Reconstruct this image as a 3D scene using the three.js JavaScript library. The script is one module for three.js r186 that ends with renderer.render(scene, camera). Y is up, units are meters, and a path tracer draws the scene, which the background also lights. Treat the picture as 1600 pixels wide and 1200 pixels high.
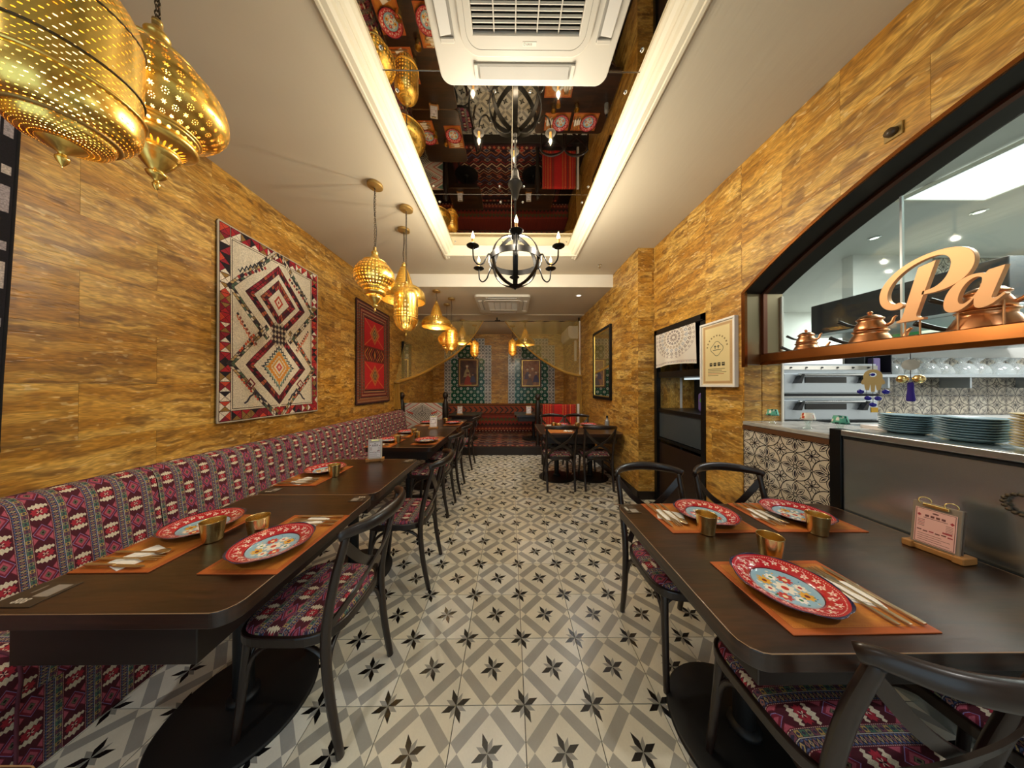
import * as THREE from 'three';
import { mergeGeometries, toCreasedNormals } from 'three/addons/utils/BufferGeometryUtils.js';
import { RoundedBoxGeometry } from 'three/addons/geometries/RoundedBoxGeometry.js';
import { RectAreaLightUniformsLib } from 'three/addons/lights/RectAreaLightUniformsLib.js';

// ---------- camera, sky, large lights, exposure ----------
const EYE = 1.42;                                  // camera height; +x right, d = distance in front of the camera (world z = -d)
const scene = new THREE.Scene();
const camera = new THREE.PerspectiveCamera(2 * Math.atan(1.5) * 180 / Math.PI, 4 / 3, 0.05, 60);
camera.position.set(0, EYE, 0);
camera.lookAt(3 / 400, EYE + 2 / 400, -1);
const renderer = new THREE.WebGLRenderer({ antialias: true });
renderer.toneMapping = THREE.LinearToneMapping;
renderer.toneMappingExposure = 0.445;
renderer.shadowMap.enabled = true;
RectAreaLightUniformsLib.init();
scene.background = new THREE.Color(0.62, 0.74, 0.9);      // overcast daylight outside the shopfront behind the camera
scene.backgroundIntensity = 4;
function lampPoint(x, y, d, color, power, soft = 1) {
  const l = new THREE.PointLight(color, power); l.position.set(x, y, -d); l.castShadow = true; l.shadow.radius = soft; l.name = 'lamp_light'; return l;
}
function lampArea(x, y, d, w, h, color, power, look) {
  const l = new THREE.RectAreaLight(color, power, w, h); l.position.set(x, y, -d); l.lookAt(...look); l.name = 'panel_light'; return l;
}
const WARM = new THREE.Color(1, 0.83, 0.58), CANDLE = new THREE.Color(1, 0.90, 0.72), WHITE = new THREE.Color(1, 0.97, 0.92), COOL = new THREE.Color(0.97, 1, 0.98);

// ---------- helpers ----------
let seed = 7;
function rnd() { seed = (seed + 0x6d2b79f5) | 0; let t = Math.imul(seed ^ (seed >>> 15), 1 | seed); t = (t + Math.imul(t ^ (t >>> 7), 61 | t)) ^ t; return ((t ^ (t >>> 14)) >>> 0) / 4294967296; }
const rr = (a, b) => a + (b - a) * rnd();
const TAU = Math.PI * 2;
const taken = {};
function numbered(n) { const k = taken[n] = (taken[n] ?? -1) + 1; return k ? n + '_' + String(k).padStart(3, '0') : n; }
function tag(o, label, category, group) { o.userData.label = label; o.userData.category = category; if (group) o.userData.group = group; return o; }
function thing(name, label, category, [x, y, d] = [0, 0, 0], turn = 0, group) {
  const o = new THREE.Group(); o.name = numbered(name); scene.add(o); o.position.set(x, y, -d); o.rotation.y = turn; return tag(o, label, category, group);
}
function part(name, geo, m, parent, pos, rot) {
  const o = new THREE.Mesh(geo, m); o.name = name; o.castShadow = o.receiveShadow = true;
  if (pos) o.position.set(...pos); if (rot) o.rotation.set(...rot);
  parent.add(o); return o;
}
function solo(name, label, category, geo, m, [x, y, d] = [0, 0, 0], turn = 0, group) {   // a thing that is one mesh
  const o = part(numbered(name), geo, m, scene); o.position.set(x, y, -d); o.rotation.y = turn; return tag(o, label, category, group);
}
function struct(name) { const o = new THREE.Group(); o.name = name; o.userData.kind = 'structure'; scene.add(o); return o; }
function structMesh(name, geo, m, pos) { const o = part(name, geo, m, scene, pos); o.userData.kind = 'structure'; return o; }
function copy(root, [x, y, d], turn, label) {
  const r = root.clone(); r.name = numbered(root.name.replace(/_\d{3}$/, '')); scene.add(r); r.position.set(x, y, -d); r.rotation.y = turn;
  r.userData = { ...root.userData }; if (label) r.userData.label = label; return r;
}
const box = (w, h, t) => new THREE.BoxGeometry(w, h, t);
const rbox = (w, h, t, r = 0.004, s = 2) => new RoundedBoxGeometry(w, h, t, s, Math.min(r, w / 2.01, h / 2.01, t / 2.01));
const cyl = (r0, r1, h, s = 24) => new THREE.CylinderGeometry(r0, r1, h, s);
const sph = (r, a = 20, b = 14) => new THREE.SphereGeometry(r, a, b);
const at = (g, x = 0, y = 0, z = 0, rx = 0, ry = 0, rz = 0) => { if (rx) g.rotateX(rx); if (ry) g.rotateY(ry); if (rz) g.rotateZ(rz); return g.translate(x, y, z); };
function merge(list) {
  return mergeGeometries(list.map((g) => { const q = g.index ? g.toNonIndexed() : g.clone(); for (const k of Object.keys(q.attributes)) if (!['position', 'normal', 'uv'].includes(k)) q.deleteAttribute(k); q.clearGroups?.(); return q; }));
}
const lathe = (pts, seg = 32) => new THREE.LatheGeometry(pts.map(([r, y]) => new THREE.Vector2(Math.max(r, 0.0001), y)), seg);
function smoothProfile(pts, n = 40) { return new THREE.SplineCurve(pts.map(([r, y]) => new THREE.Vector2(r, y))).getPoints(n).map((p) => [Math.max(p.x, 0.0001), p.y]); }
const tube = (pts, r, seg = 24, rad = 8, closed = false) => new THREE.TubeGeometry(new THREE.CatmullRomCurve3(pts.map((p) => new THREE.Vector3(...p)), closed), seg, r, rad, closed);
// a tube whose radius runs r(t), flattened by k across its binormal, with closed ends
function limb(pts, r, seg = 20, rad = 10, kx = 1, ky = 1) {
  const c = new THREE.CatmullRomCurve3(pts.map((p) => new THREE.Vector3(...p))), f = c.computeFrenetFrames(seg, false), pos = [], uv = [], idx = [];
  const L = c.getLength();
  for (let i = 0; i <= seg; i++) {
    const t = i / seg, p = c.getPointAt(t), q = typeof r === 'function' ? r(t) : r;
    for (let j = 0; j <= rad; j++) {
      const a = j / rad * TAU, v = p.clone().addScaledVector(f.normals[i], Math.cos(a) * q * kx).addScaledVector(f.binormals[i], Math.sin(a) * q * ky);
      pos.push(v.x, v.y, v.z); uv.push(j / rad * 0.1, t * L);
    }
  }
  for (let i = 0; i < seg; i++) for (let j = 0; j < rad; j++) { const a = i * (rad + 1) + j, b = a + rad + 1; idx.push(a, a + 1, b, b, a + 1, b + 1); }
  for (const [i, flip] of [[0, 0], [seg, 1]]) {
    const p = c.getPointAt(i / seg), k = pos.length / 3; pos.push(p.x, p.y, p.z); uv.push(0, 0);
    for (let j = 0; j < rad; j++) { const a = i * (rad + 1) + j; flip ? idx.push(k, a, a + 1) : idx.push(k, a + 1, a); }
  }
  const g = new THREE.BufferGeometry(); g.setAttribute('position', new THREE.Float32BufferAttribute(pos, 3)); g.setAttribute('uv', new THREE.Float32BufferAttribute(uv, 2)); g.setIndex(idx); g.computeVertexNormals(); return g;
}
// flat band swept along a line: width w along the given axis, thickness t
function band(pts, w, t, axis, seg = 20) {
  const c = new THREE.CatmullRomCurve3(pts.map((p) => new THREE.Vector3(...p))), ax = new THREE.Vector3(...axis).normalize(), pos = [], idx = [], uv = [];
  for (let i = 0; i <= seg; i++) {
    const p = c.getPointAt(i / seg), tg = c.getTangentAt(i / seg), n = new THREE.Vector3().crossVectors(tg, ax).normalize(), a = new THREE.Vector3().crossVectors(n, tg).normalize();
    for (const [s, q] of [[-1, -1], [1, -1], [1, 1], [-1, 1]]) { const v = p.clone().addScaledVector(a, s * w / 2).addScaledVector(n, q * t / 2); pos.push(v.x, v.y, v.z); uv.push(s * w / 2, i / seg); }
  }
  for (let i = 0; i < seg; i++) for (let j = 0; j < 4; j++) { const a = i * 4 + j, b = i * 4 + (j + 1) % 4; idx.push(a, b, a + 4, b, b + 4, a + 4); }
  const e = seg * 4; idx.push(0, 2, 1, 0, 3, 2, e, e + 1, e + 2, e, e + 2, e + 3);
  const g = new THREE.BufferGeometry(); g.setAttribute('position', new THREE.Float32BufferAttribute(pos, 3)); g.setAttribute('uv', new THREE.Float32BufferAttribute(uv, 2)); g.setIndex(idx); g.computeVertexNormals(); return toCreasedNormals(g, 0.6);
}
function extr(shape, depth, bevel = 0, curve = 8) {
  return new THREE.ExtrudeGeometry(shape, { depth, bevelEnabled: bevel > 0, bevelThickness: bevel, bevelSize: bevel, bevelOffset: -bevel, bevelSegments: 2, curveSegments: curve });
}
function poly(pts) { const s = new THREE.Shape(); pts.forEach(([x, y], i) => (i ? s.lineTo(x, y) : s.moveTo(x, y))); s.closePath(); return s; }
function rrect(w, h, r) {
  const s = new THREE.Shape(), x = w / 2, y = h / 2;
  s.moveTo(-x + r, -y); s.lineTo(x - r, -y); s.absarc(x - r, -y + r, r, -Math.PI / 2, 0); s.lineTo(x, y - r); s.absarc(x - r, y - r, r, 0, Math.PI / 2);
  s.lineTo(-x + r, y); s.absarc(-x + r, y - r, r, Math.PI / 2, Math.PI); s.lineTo(-x, -y + r); s.absarc(-x + r, -y + r, r, Math.PI, Math.PI * 1.5); return s;
}
const ringGeo = (w, h, b, t, r = 0.003) => merge([at(rbox(w, b, t, r), 0, h / 2 - b / 2, t / 2), at(rbox(w, b, t, r), 0, -h / 2 + b / 2, t / 2), at(rbox(b, h - 2 * b, t, r), -w / 2 + b / 2, 0, t / 2), at(rbox(b, h - 2 * b, t, r), w / 2 - b / 2, 0, t / 2)]);
// closed outline [[x, y]...] swept along +z by len, uv = (z, length round the outline)
function sweep(outline, len, crease = 0.7, stepsZ = 1) {
  const pos = [], uv = [], n = outline.length; let s = 0;
  for (let i = 0; i < n; i++) {
    const a = outline[i], b = outline[(i + 1) % n], l = Math.hypot(b[0] - a[0], b[1] - a[1]);
    const q = [[a, 0, s], [b, 0, s + l], [b, len, s + l], [a, 0, s], [b, len, s + l], [a, len, s]];
    for (const [p, z, v] of q) { pos.push(p[0], p[1], z); uv.push(z, v); }
    s += l;
  }
  for (const t of THREE.ShapeUtils.triangulateShape(outline.map((p) => new THREE.Vector2(...p)), [])) {
    for (const k of t) { pos.push(...outline[k], 0); uv.push(...outline[k]); }
    for (const k of [t[0], t[2], t[1]]) { pos.push(...outline[k], len); uv.push(...outline[k]); }
  }
  let g = new THREE.BufferGeometry(); g.setAttribute('position', new THREE.Float32BufferAttribute(pos, 3)); g.setAttribute('uv', new THREE.Float32BufferAttribute(uv, 2));
  if (THREE.ShapeUtils.area(outline.map((p) => new THREE.Vector2(...p))) > 0) { const p = g.attributes.position, u = g.attributes.uv; for (let i = 0; i < p.count; i += 3) { for (const at_ of [p, u]) { const m = at_.itemSize; for (let c = 0; c < m; c++) { const w = at_.array[(i + 1) * m + c]; at_.array[(i + 1) * m + c] = at_.array[(i + 2) * m + c]; at_.array[(i + 2) * m + c] = w; } } } }
  g.computeVertexNormals(); return toCreasedNormals(g, crease);
}
function surface(fn, nu, nv) {   // fn(u, v) -> [x, y, z]
  const pos = [], uv = [], idx = [];
  for (let j = 0; j <= nv; j++) for (let i = 0; i <= nu; i++) { pos.push(...fn(i / nu, j / nv)); uv.push(i / nu, j / nv); }
  for (let j = 0; j < nv; j++) for (let i = 0; i < nu; i++) { const a = j * (nu + 1) + i, b = a + nu + 1; idx.push(a, a + 1, b, b, a + 1, b + 1); }
  const g = new THREE.BufferGeometry(); g.setAttribute('position', new THREE.Float32BufferAttribute(pos, 3)); g.setAttribute('uv', new THREE.Float32BufferAttribute(uv, 2)); g.setIndex(idx); g.computeVertexNormals(); return g;
}
function uvScale(g, sx, sy, ox = 0, oy = 0) { const u = g.attributes.uv; for (let i = 0; i < u.count; i++) u.setXY(i, u.getX(i) * sx + ox, u.getY(i) * sy + oy); return g; }
// uv from position along two axes, in metres
function uvPlanar(g, ax, ay, k = 1, ox = 0, oy = 0) { const p = g.attributes.position, a = new Float32Array(p.count * 2), get = (i, c) => p.array[i * 3 + c]; for (let i = 0; i < p.count; i++) { a[i * 2] = get(i, ax) * k + ox; a[i * 2 + 1] = get(i, ay) * k + oy; } g.setAttribute('uv', new THREE.BufferAttribute(a, 2)); return g; }
// ---------- textures ----------
function canvasTex(w, h, draw, repeat) {
  const c = document.createElement('canvas'); c.width = w; c.height = h; const x = c.getContext('2d'); draw(x, w, h);
  const t = new THREE.CanvasTexture(c); t.colorSpace = THREE.SRGBColorSpace; t.anisotropy = 8;
  if (repeat) { t.wrapS = t.wrapT = THREE.RepeatWrapping; t.repeat.set(...repeat); }
  return t;
}
function dataTex(w, h, fn, srgb = true, wrap = THREE.RepeatWrapping) {
  const a = new Uint8Array(w * h * 4);
  for (let y = 0; y < h; y++) for (let x = 0; x < w; x++) { const c = fn((x + 0.5) / w, (y + 0.5) / h), o = (y * w + x) * 4; a[o] = c[0]; a[o + 1] = c[1]; a[o + 2] = c[2]; a[o + 3] = 255; }
  const t = new THREE.DataTexture(a, w, h); t.magFilter = THREE.LinearFilter; t.wrapS = t.wrapT = wrap; if (srgb) t.colorSpace = THREE.SRGBColorSpace; t.needsUpdate = true; return t;
}
const hash = (x, y, s) => { let h = Math.imul(x, 374761393) + Math.imul(y, 668265263) + Math.imul(s, 1442695041); h = Math.imul(h ^ (h >>> 13), 1274126177); return ((h ^ (h >>> 16)) >>> 0) / 4294967296; };
function noise(x, y, px, py, s) {    // value noise, periods px, py
  const xi = Math.floor(x), yi = Math.floor(y), fx = x - xi, fy = y - yi, u = fx * fx * (3 - 2 * fx), v = fy * fy * (3 - 2 * fy), m = (a, n) => ((a % n) + n) % n;
  const a = hash(m(xi, px), m(yi, py), s), b = hash(m(xi + 1, px), m(yi, py), s), c = hash(m(xi, px), m(yi + 1, py), s), d = hash(m(xi + 1, px), m(yi + 1, py), s);
  return a + (b - a) * u + (c - a) * v + (a - b - c + d) * u * v;
}
const lerp = (a, b, t) => a + (b - a) * t, mix3 = (a, b, t) => [lerp(a[0], b[0], t), lerp(a[1], b[1], t), lerp(a[2], b[2], t)], clamp = (x) => Math.min(1, Math.max(0, x)), sstep = (a, b, x) => { const t = clamp((x - a) / (b - a)); return t * t * (3 - 2 * t); };
const std = (color, rough = 0.6, metal = 0, more = {}) => new THREE.MeshStandardMaterial({ color, roughness: rough, metalness: metal, ...more });
const phys = (o) => new THREE.MeshPhysicalMaterial(o);
function dia(c, x, y, rx, ry, fill, stroke, lw = 2) { c.beginPath(); c.moveTo(x, y - ry); c.lineTo(x + rx, y); c.lineTo(x, y + ry); c.lineTo(x - rx, y); c.closePath(); if (fill) { c.fillStyle = fill; c.fill(); } if (stroke) { c.strokeStyle = stroke; c.lineWidth = lw; c.stroke(); } }
function pg(c, pts, fill, stroke, lw = 2) { c.beginPath(); pts.forEach(([x, y], i) => (i ? c.lineTo(x, y) : c.moveTo(x, y))); c.closePath(); if (fill) { c.fillStyle = fill; c.fill(); } if (stroke) { c.strokeStyle = stroke; c.lineWidth = lw; c.stroke(); } }
function pl(c, pts, stroke, lw) { c.beginPath(); pts.forEach(([x, y], i) => (i ? c.lineTo(x, y) : c.moveTo(x, y))); c.strokeStyle = stroke; c.lineWidth = lw; c.stroke(); }
function rect(c, x, y, w, h, f) { c.fillStyle = f; c.fillRect(x, y, w, h); }
function weave(c, w, h, k = 0.10, s = 3) {   // fine woven relief in the colour: knots differ a little in dye
  const im = c.getImageData(0, 0, w, h), a = im.data;
  for (let y = 0; y < h; y++) for (let x = 0; x < w; x++) { const o = (y * w + x) * 4, q = 1 + (hash(x / s | 0, y / s | 0, 5) - 0.5) * 2 * k; a[o] = Math.min(255, a[o] * q); a[o + 1] = Math.min(255, a[o + 1] * q); a[o + 2] = Math.min(255, a[o + 2] * q); }
  c.putImageData(im, 0, 0);
}
function zig(c, x0, y0, x1, n, amp, stroke, lw) { const p = []; for (let i = 0; i <= n; i++) p.push([lerp(x0, x1, i / n), y0 + (i % 2 ? amp : -amp)]); pl(c, p, stroke, lw); }
// ---------- materials ----------
// travertine: golden limestone with long horizontal veins
function travertineAt(u, v) {
  const wv = v + 0.035 * noise(u * 7, v * 7, 7, 7, 11) + 0.016 * noise(u * 22, v * 22, 22, 22, 12) + 0.006 * noise(u * 60, v * 60, 60, 60, 13);
  const bands = noise(u * 4, wv * 18, 4, 18, 1) * 0.42 + noise(u * 10, wv * 44, 10, 44, 2) * 0.34 + noise(u * 26, wv * 110, 26, 110, 3) * 0.24;
  const fine = noise(u * 80, wv * 260, 80, 260, 4), cloud = noise(u * 8, v * 7, 8, 7, 6), blot = noise(u * 34, v * 60, 34, 60, 15);
  const vein = sstep(0.58, 0.80, noise(u * 12, wv * 34, 12, 34, 7)) * sstep(0.32, 0.62, 0.6 * blot + 0.4 * cloud);
  const pale = sstep(0.70, 0.84, noise(u * 24, wv * 64, 24, 64, 9)) * sstep(0.5, 0.72, noise(u * 80, v * 120, 80, 120, 10));
  let c = mix3([156, 114, 50], [212, 176, 98], sstep(0.28, 0.70, bands + 0.3 * (cloud - 0.5)));
  c = mix3(c, [192, 138, 48], 0.45 * sstep(0.45, 0.8, noise(u * 6, v * 12, 6, 12, 16)));
  c = mix3(c, [110, 78, 44], 0.55 * vein); c = mix3(c, [132, 96, 50], 0.28 * sstep(0.62, 0.8, blot));
  c = mix3(c, [236, 214, 170], 0.55 * pale);
  const q = 0.85 + 0.3 * fine; return [c[0] * q, c[1] * q, c[2] * q].map((x) => Math.min(255, x));
}
const travTex = dataTex(1536, 1024, travertineAt);
const travBump = dataTex(768, 512, (u, v) => { const p = sstep(0.68, 0.8, noise(u * 60, v * 150, 60, 150, 21)) * sstep(0.5, 0.7, noise(u * 9, v * 26, 9, 26, 22)); const k = 220 - 150 * p + 20 * noise(u * 60, v * 240, 60, 240, 23); return [k, k, k]; }, false);
const travMats = ['#fff9ec', '#f6eddc', '#fbf1dc', '#f0e5d0'].map((c) => std(c, 0.42, 0, { map: travTex, bumpMap: travBump, bumpScale: 0.0012 }));
const paint = std('#e9e2d2', 0.85), paintBump = dataTex(256, 256, (u, v) => { const k = 128 + 60 * (noise(u * 30, v * 30, 30, 30, 31) - 0.5) + 50 * (noise(u * 90, v * 90, 90, 90, 32) - 0.5); return [k, k, k]; }, false);
paint.bumpMap = paintBump; paint.bumpScale = 0.0008;
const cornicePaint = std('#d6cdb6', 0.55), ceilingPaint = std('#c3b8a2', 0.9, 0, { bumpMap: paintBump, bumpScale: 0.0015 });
// dark stained wood
const woodTex = dataTex(1024, 512, (u, v) => {
  const w = v + 0.02 * noise(u * 4, v * 6, 4, 6, 41), g = noise(u * 5, w * 60, 5, 60, 42) * 0.6 + noise(u * 20, w * 200, 20, 200, 43) * 0.4, b = noise(u * 2, v * 9, 2, 9, 44);
  const c = mix3([44, 26, 15], [88, 54, 30], sstep(0.2, 0.85, g * 0.7 + b * 0.3)); return c;
});
const woodBump = dataTex(512, 256, (u, v) => { const k = 255 * (0.4 * noise(u * 6, v * 90, 6, 90, 45) + 0.6 * noise(u * 30, v * 200, 30, 200, 46)); return [k, k, k]; }, false);
const tableWood = phys({ color: '#a8937c', map: woodTex, roughness: 0.34, bumpMap: woodBump, bumpScale: 0.0004, clearcoat: 0.35, clearcoatRoughness: 0.22 });
const edgeWood = phys({ color: '#75604e', map: woodTex, roughness: 0.4, clearcoat: 0.3, clearcoatRoughness: 0.25 });
const chairWood = phys({ color: '#1f110b', roughness: 0.38, clearcoat: 0.3, clearcoatRoughness: 0.22 });
const darkWood = std('#1d120c', 0.45), blackIron = std('#0b0b0c', 0.42, 0.4), castIron = std('#141416', 0.5, 0.3);
const lightWood = std('#a8743c', 0.5);
const brass = std(new THREE.Color(0.78, 0.58, 0.24), 0.26, 1), gold = std(new THREE.Color(0.95, 0.66, 0.18), 0.28, 1), agedBrass = std(new THREE.Color(0.42, 0.27, 0.09), 0.5, 0.8), darkChain = std(new THREE.Color(0.10, 0.07, 0.04), 0.5, 0.7);
const copper = std(new THREE.Color(0.25, 0.088, 0.024), 0.24, 1), bronze = std(new THREE.Color(0.36, 0.27, 0.17), 0.28, 1), darkCopper = std(new THREE.Color(0.16, 0.06, 0.035), 0.38, 0.9), darkBronze = std(new THREE.Color(0.07, 0.06, 0.05), 0.3, 0.9), letterCopper = std(new THREE.Color(0.72, 0.38, 0.17), 0.45, 0.5);
const steelBrush = dataTex(256, 512, (u, v) => { const k = 150 + 90 * noise(u * 2, v * 256, 2, 256, 51); return [k, k, k]; }, false);
const steel = std(new THREE.Color(0.52, 0.59, 0.61), 0.26, 0.92, { bumpMap: steelBrush, bumpScale: 0.0001 }), ovenSteel = std(new THREE.Color(0.55, 0.6, 0.64), 0.36, 0.9), chrome = std('#d9dcdc', 0.12, 1);
const blackPlastic = std('#101113', 0.45), whitePlastic = std('#e4dfd3', 0.45), offWhite = std('#d8d4ca', 0.5), shadowBlack = std('#050505', 0.8);
const glass = phys({ color: '#f4fbf8', roughness: 0.02, transmission: 1, thickness: 0, ior: 1.45 });
const mirrorMat = std(new THREE.Color(0.66, 0.60, 0.50), 0.015, 1);
const porcelainBlue = std('#8aa6b0', 0.25), porcelainCream = std('#e2d6b4', 0.25);
const stoneTop = std('#cfccc6', 0.2, 0, { map: dataTex(512, 256, (u, v) => { const k = noise(u * 6, v * 8 + 2 * noise(u * 5, v * 5, 5, 5, 62), 6, 8, 61) * 0.6 + noise(u * 24, v * 30, 24, 30, 63) * 0.4, c = 150 + 100 * k; return [c, c, c * 0.98]; }) });
const leatherOrange = canvasTex(512, 384, (c, w, h) => {
  rect(c, 0, 0, w, h, '#a9541f'); rect(c, 26, 24, w - 52, h - 48, '#b8702a');
  for (let i = 0; i < 900; i++) { c.fillStyle = `rgba(${rnd() < 0.5 ? '214,150,52' : '140,66,22'},${0.05 + rnd() * 0.05})`; c.beginPath(); c.ellipse(rr(26, w - 26), rr(24, h - 24), rr(8, 40), rr(4, 20), 0, 0, TAU); c.fill(); }
  c.strokeStyle = '#84401a'; c.lineWidth = 2; c.strokeRect(26, 24, w - 52, h - 48); c.lineWidth = 1; c.setLineDash([6, 4]); c.strokeRect(33, 31, w - 66, h - 62); c.setLineDash([]);
});
const matMat = std('#ffffff', 0.55, 0, { map: leatherOrange });
const linen = std('#ece7dd', 0.9);
// floor tile: black and grey eight-point stars inside a lattice of grey bands
const floorTex = dataTex(768, 768, (u, v) => {
  const d1 = Math.abs((((u + v) % 1) + 1) % 1 - 0.5), d2 = Math.abs((((u - v) % 1) + 1) % 1 - 0.5), bw = 0.105;
  let c = [226, 224, 212];
  const a = d1 < bw, b = d2 < bw; if (a !== b) c = [164, 164, 160];
  if (a && b) c = [226, 224, 212];
  for (const [sx, sy] of [[0, 0], [1, 0], [0, 1], [1, 1], [0.5, 0.5]]) {
    let x = u - sx, y = v - sy; const r = Math.hypot(x, y); if (r > 0.23) continue;
    const th = ((Math.atan2(y, x) / TAU * 8) % 8 + 8) % 8, k = Math.floor(th), f = (th - k - 0.5) * TAU / 8, L = k % 2 ? 0.165 : 0.215, al = r * Math.cos(f), ac = Math.abs(r * Math.sin(f)), m = L * 0.46;
    const wmax = al < m ? al * Math.tan(TAU / 16) : (L - al) * m * Math.tan(TAU / 16) / (L - m);
    if (al > 0 && al < L && ac < wmax) c = k % 2 ? [150, 150, 146] : [16, 16, 17];
  }
  const q = 0.97 + 0.05 * noise(u * 6, v * 6, 6, 6, 71) + 0.02 * noise(u * 60, v * 60, 60, 60, 72); return [c[0] * q, c[1] * q, c[2] * q].map((x) => Math.min(255, x));
});
const floorMats = ['#ffffff', '#f4f1ea', '#fbf7ee'].map((c) => std(c, 0.26, 0, { map: floorTex }));
const grout = std('#3b3935', 0.9);
// banquette and seat weave: columns of zigzag medallions with lozenge stripes between
const kilimTex = canvasTex(768, 768, (c, w, h) => {
  rect(c, 0, 0, w, h, '#4e1524');
  const medal = (x, y) => {
    for (const s of [-1, 1]) { pg(c, [[-100, 96 * s], [-84, 70 * s], [-64, 92 * s], [-46, 52 * s], [-24, 84 * s], [0, 40 * s], [24, 84 * s], [46, 52 * s], [64, 92 * s], [84, 70 * s], [100, 96 * s], [84, 132 * s], [64, 118 * s], [44, 148 * s], [22, 130 * s], [0, 166 * s], [-22, 130 * s], [-44, 148 * s], [-64, 118 * s], [-84, 132 * s]].map(([a, b]) => [x + a, y + b]), '#d9cdb6'); }
    pg(c, [[-94, 0], [-70, -26], [-78, -52], [-40, -46], [-30, -72], [0, -52], [30, -72], [40, -46], [78, -52], [70, -26], [94, 0], [70, 26], [78, 52], [40, 46], [30, 72], [0, 52], [-30, 72], [-40, 46], [-78, 52], [-70, 26]].map(([a, b]) => [x + a, y + b]), '#a8293a');
    for (let k = 0; k < 8; k++) { const a = k * TAU / 8; pg(c, [[x, y], [x + Math.cos(a - 0.25) * 26, y + Math.sin(a - 0.25) * 26], [x + Math.cos(a) * 44, y + Math.sin(a) * 44], [x + Math.cos(a + 0.25) * 26, y + Math.sin(a + 0.25) * 26]], k % 2 ? '#e6ddc8' : '#17131c'); }
  };
  const dcol = (x, y) => {
    for (let k = 2; k >= 0; k--) dia(c, x, y, 100 - k * 0 - (2 - k) * 32, 150 - (2 - k) * 46, ['#2a1a2a', '#b05468', '#7c2036'][k], k === 2 ? '#8b7bb4' : null, 7);
    for (const s of [-1, 1]) for (const q of [-1, 1]) pg(c, [[x + s * 104, y + q * 30], [x + s * 52, y + q * 110], [x + s * 104, y + q * 190]], '#b4566a', '#6c1c30', 8);
    dia(c, x, y, 34, 46, '#6d6a54'); dia(c, x, y, 16, 24, '#241a22');
  };
  for (const [x0, off] of [[0, 0], [384, 384]]) {
    c.save(); c.beginPath(); c.rect(x0, 0, 212, h); c.clip();
    for (const k of [-768, 0, 768]) { dcol(x0 + 106, off + 384 + k + 0); }
    for (const k of [-768, 0, 768]) medal(x0 + 106, off + k);
    for (const k of [-768, 0, 768]) for (const q of [192, 576]) dia(c, x0 + 106, off + k + q, 0, 0, '#8b7bb4');
    c.restore();
    const sx = x0 + 212; rect(c, sx, 0, 172, h, '#2b2b42');
    rect(c, sx, 0, 10, h, '#7d3040'); rect(c, sx + 162, 0, 10, h, '#7d3040'); rect(c, sx + 72, 0, 8, h, '#b9b2a8');
    for (let y = 0; y < h; y += 64) { rect(c, sx + 14, y + 4, 54, 56, ['#4c7461', '#b59a5c', '#7b4a58', '#8c8a66'][(y / 64) % 4]); dia(c, sx + 41, y + 32, 18, 22, '#39364e'); }
    for (let y = 0; y < h; y += 48) { dia(c, sx + 120, y + 24, 34, 20, y % 96 ? '#b8a374' : '#9a6f66'); dia(c, sx + 120, y + 24, 14, 8, '#3a3f66'); dia(c, sx + 90, y, 10, 18, '#55608e'); dia(c, sx + 150, y, 10, 18, '#55608e'); }
    for (let y = 0; y < h; y += 24) { rect(c, sx + 2, y, 6, 12, '#d8cbb8'); rect(c, sx + 164, y, 6, 12, '#c6b7a8'); }
  }
  weave(c, w, h, 0.16, 3);
}, [1 / 0.19, 1 / 0.19]);
const kilimBump = dataTex(256, 256, (u, v) => { const k = 128 + 60 * Math.sin(u * 128 * TAU / 2) * Math.sin(v * 128 * TAU / 2) + 50 * (noise(u * 64, v * 64, 64, 64, 81) - 0.5); return [k, k, k]; }, false); kilimBump.repeat.set(1 / 0.19, 1 / 0.19);
const kilim = std('#ffffff', 0.92, 0, { map: kilimTex, bumpMap: kilimBump, bumpScale: 0.0012 });
// filigree of punched holes for the lanterns: white is metal, black is hole
function punched(draw, repeat) { const c = document.createElement('canvas'); c.width = c.height = 256; const x = c.getContext('2d'); rect(x, 0, 0, 256, 256, '#fff'); draw(x); const t = new THREE.CanvasTexture(c); t.wrapS = t.wrapT = THREE.RepeatWrapping; t.repeat.set(...repeat); return t; }
const petals = (c) => { c.fillStyle = '#000'; const leaf = (x, y, a, l, w) => { c.save(); c.translate(x, y); c.rotate(a); c.beginPath(); c.ellipse(l / 2 + 5, 0, l / 2, w, 0, 0, TAU); c.fill(); c.restore(); }; for (const [x, y] of [[64, 64], [192, 192]]) { for (let k = 0; k < 6; k++) leaf(x, y, k * TAU / 6, 26, 5); c.beginPath(); c.arc(x, y, 4, 0, TAU); c.fill(); } for (const [x, y] of [[192, 64], [64, 192]]) { c.beginPath(); c.arc(x, y, 9, 0, TAU); c.fill(); for (let k = 0; k < 8; k++) { c.beginPath(); c.arc(x + 34 * Math.cos(k * TAU / 8), y + 34 * Math.sin(k * TAU / 8), 6, 0, TAU); c.fill(); } } };
const dotsRows = (c) => { c.fillStyle = '#000'; for (let r = 0; r < 8; r++) for (let k = 0; k < 8; k++) { c.beginPath(); c.ellipse(16 + k * 32 + (r % 2) * 16 - 8, 16 + r * 32, r % 4 === 0 ? 3 : 7, r % 4 === 0 ? 3 : 3.5, 0, 0, TAU); c.fill(); } };
const lanternGold = (draw, rep) => std(new THREE.Color(0.98, 0.68, 0.17), 0.27, 1, { alphaMap: punched(draw, rep), alphaTest: 0.5, side: THREE.DoubleSide });
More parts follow.
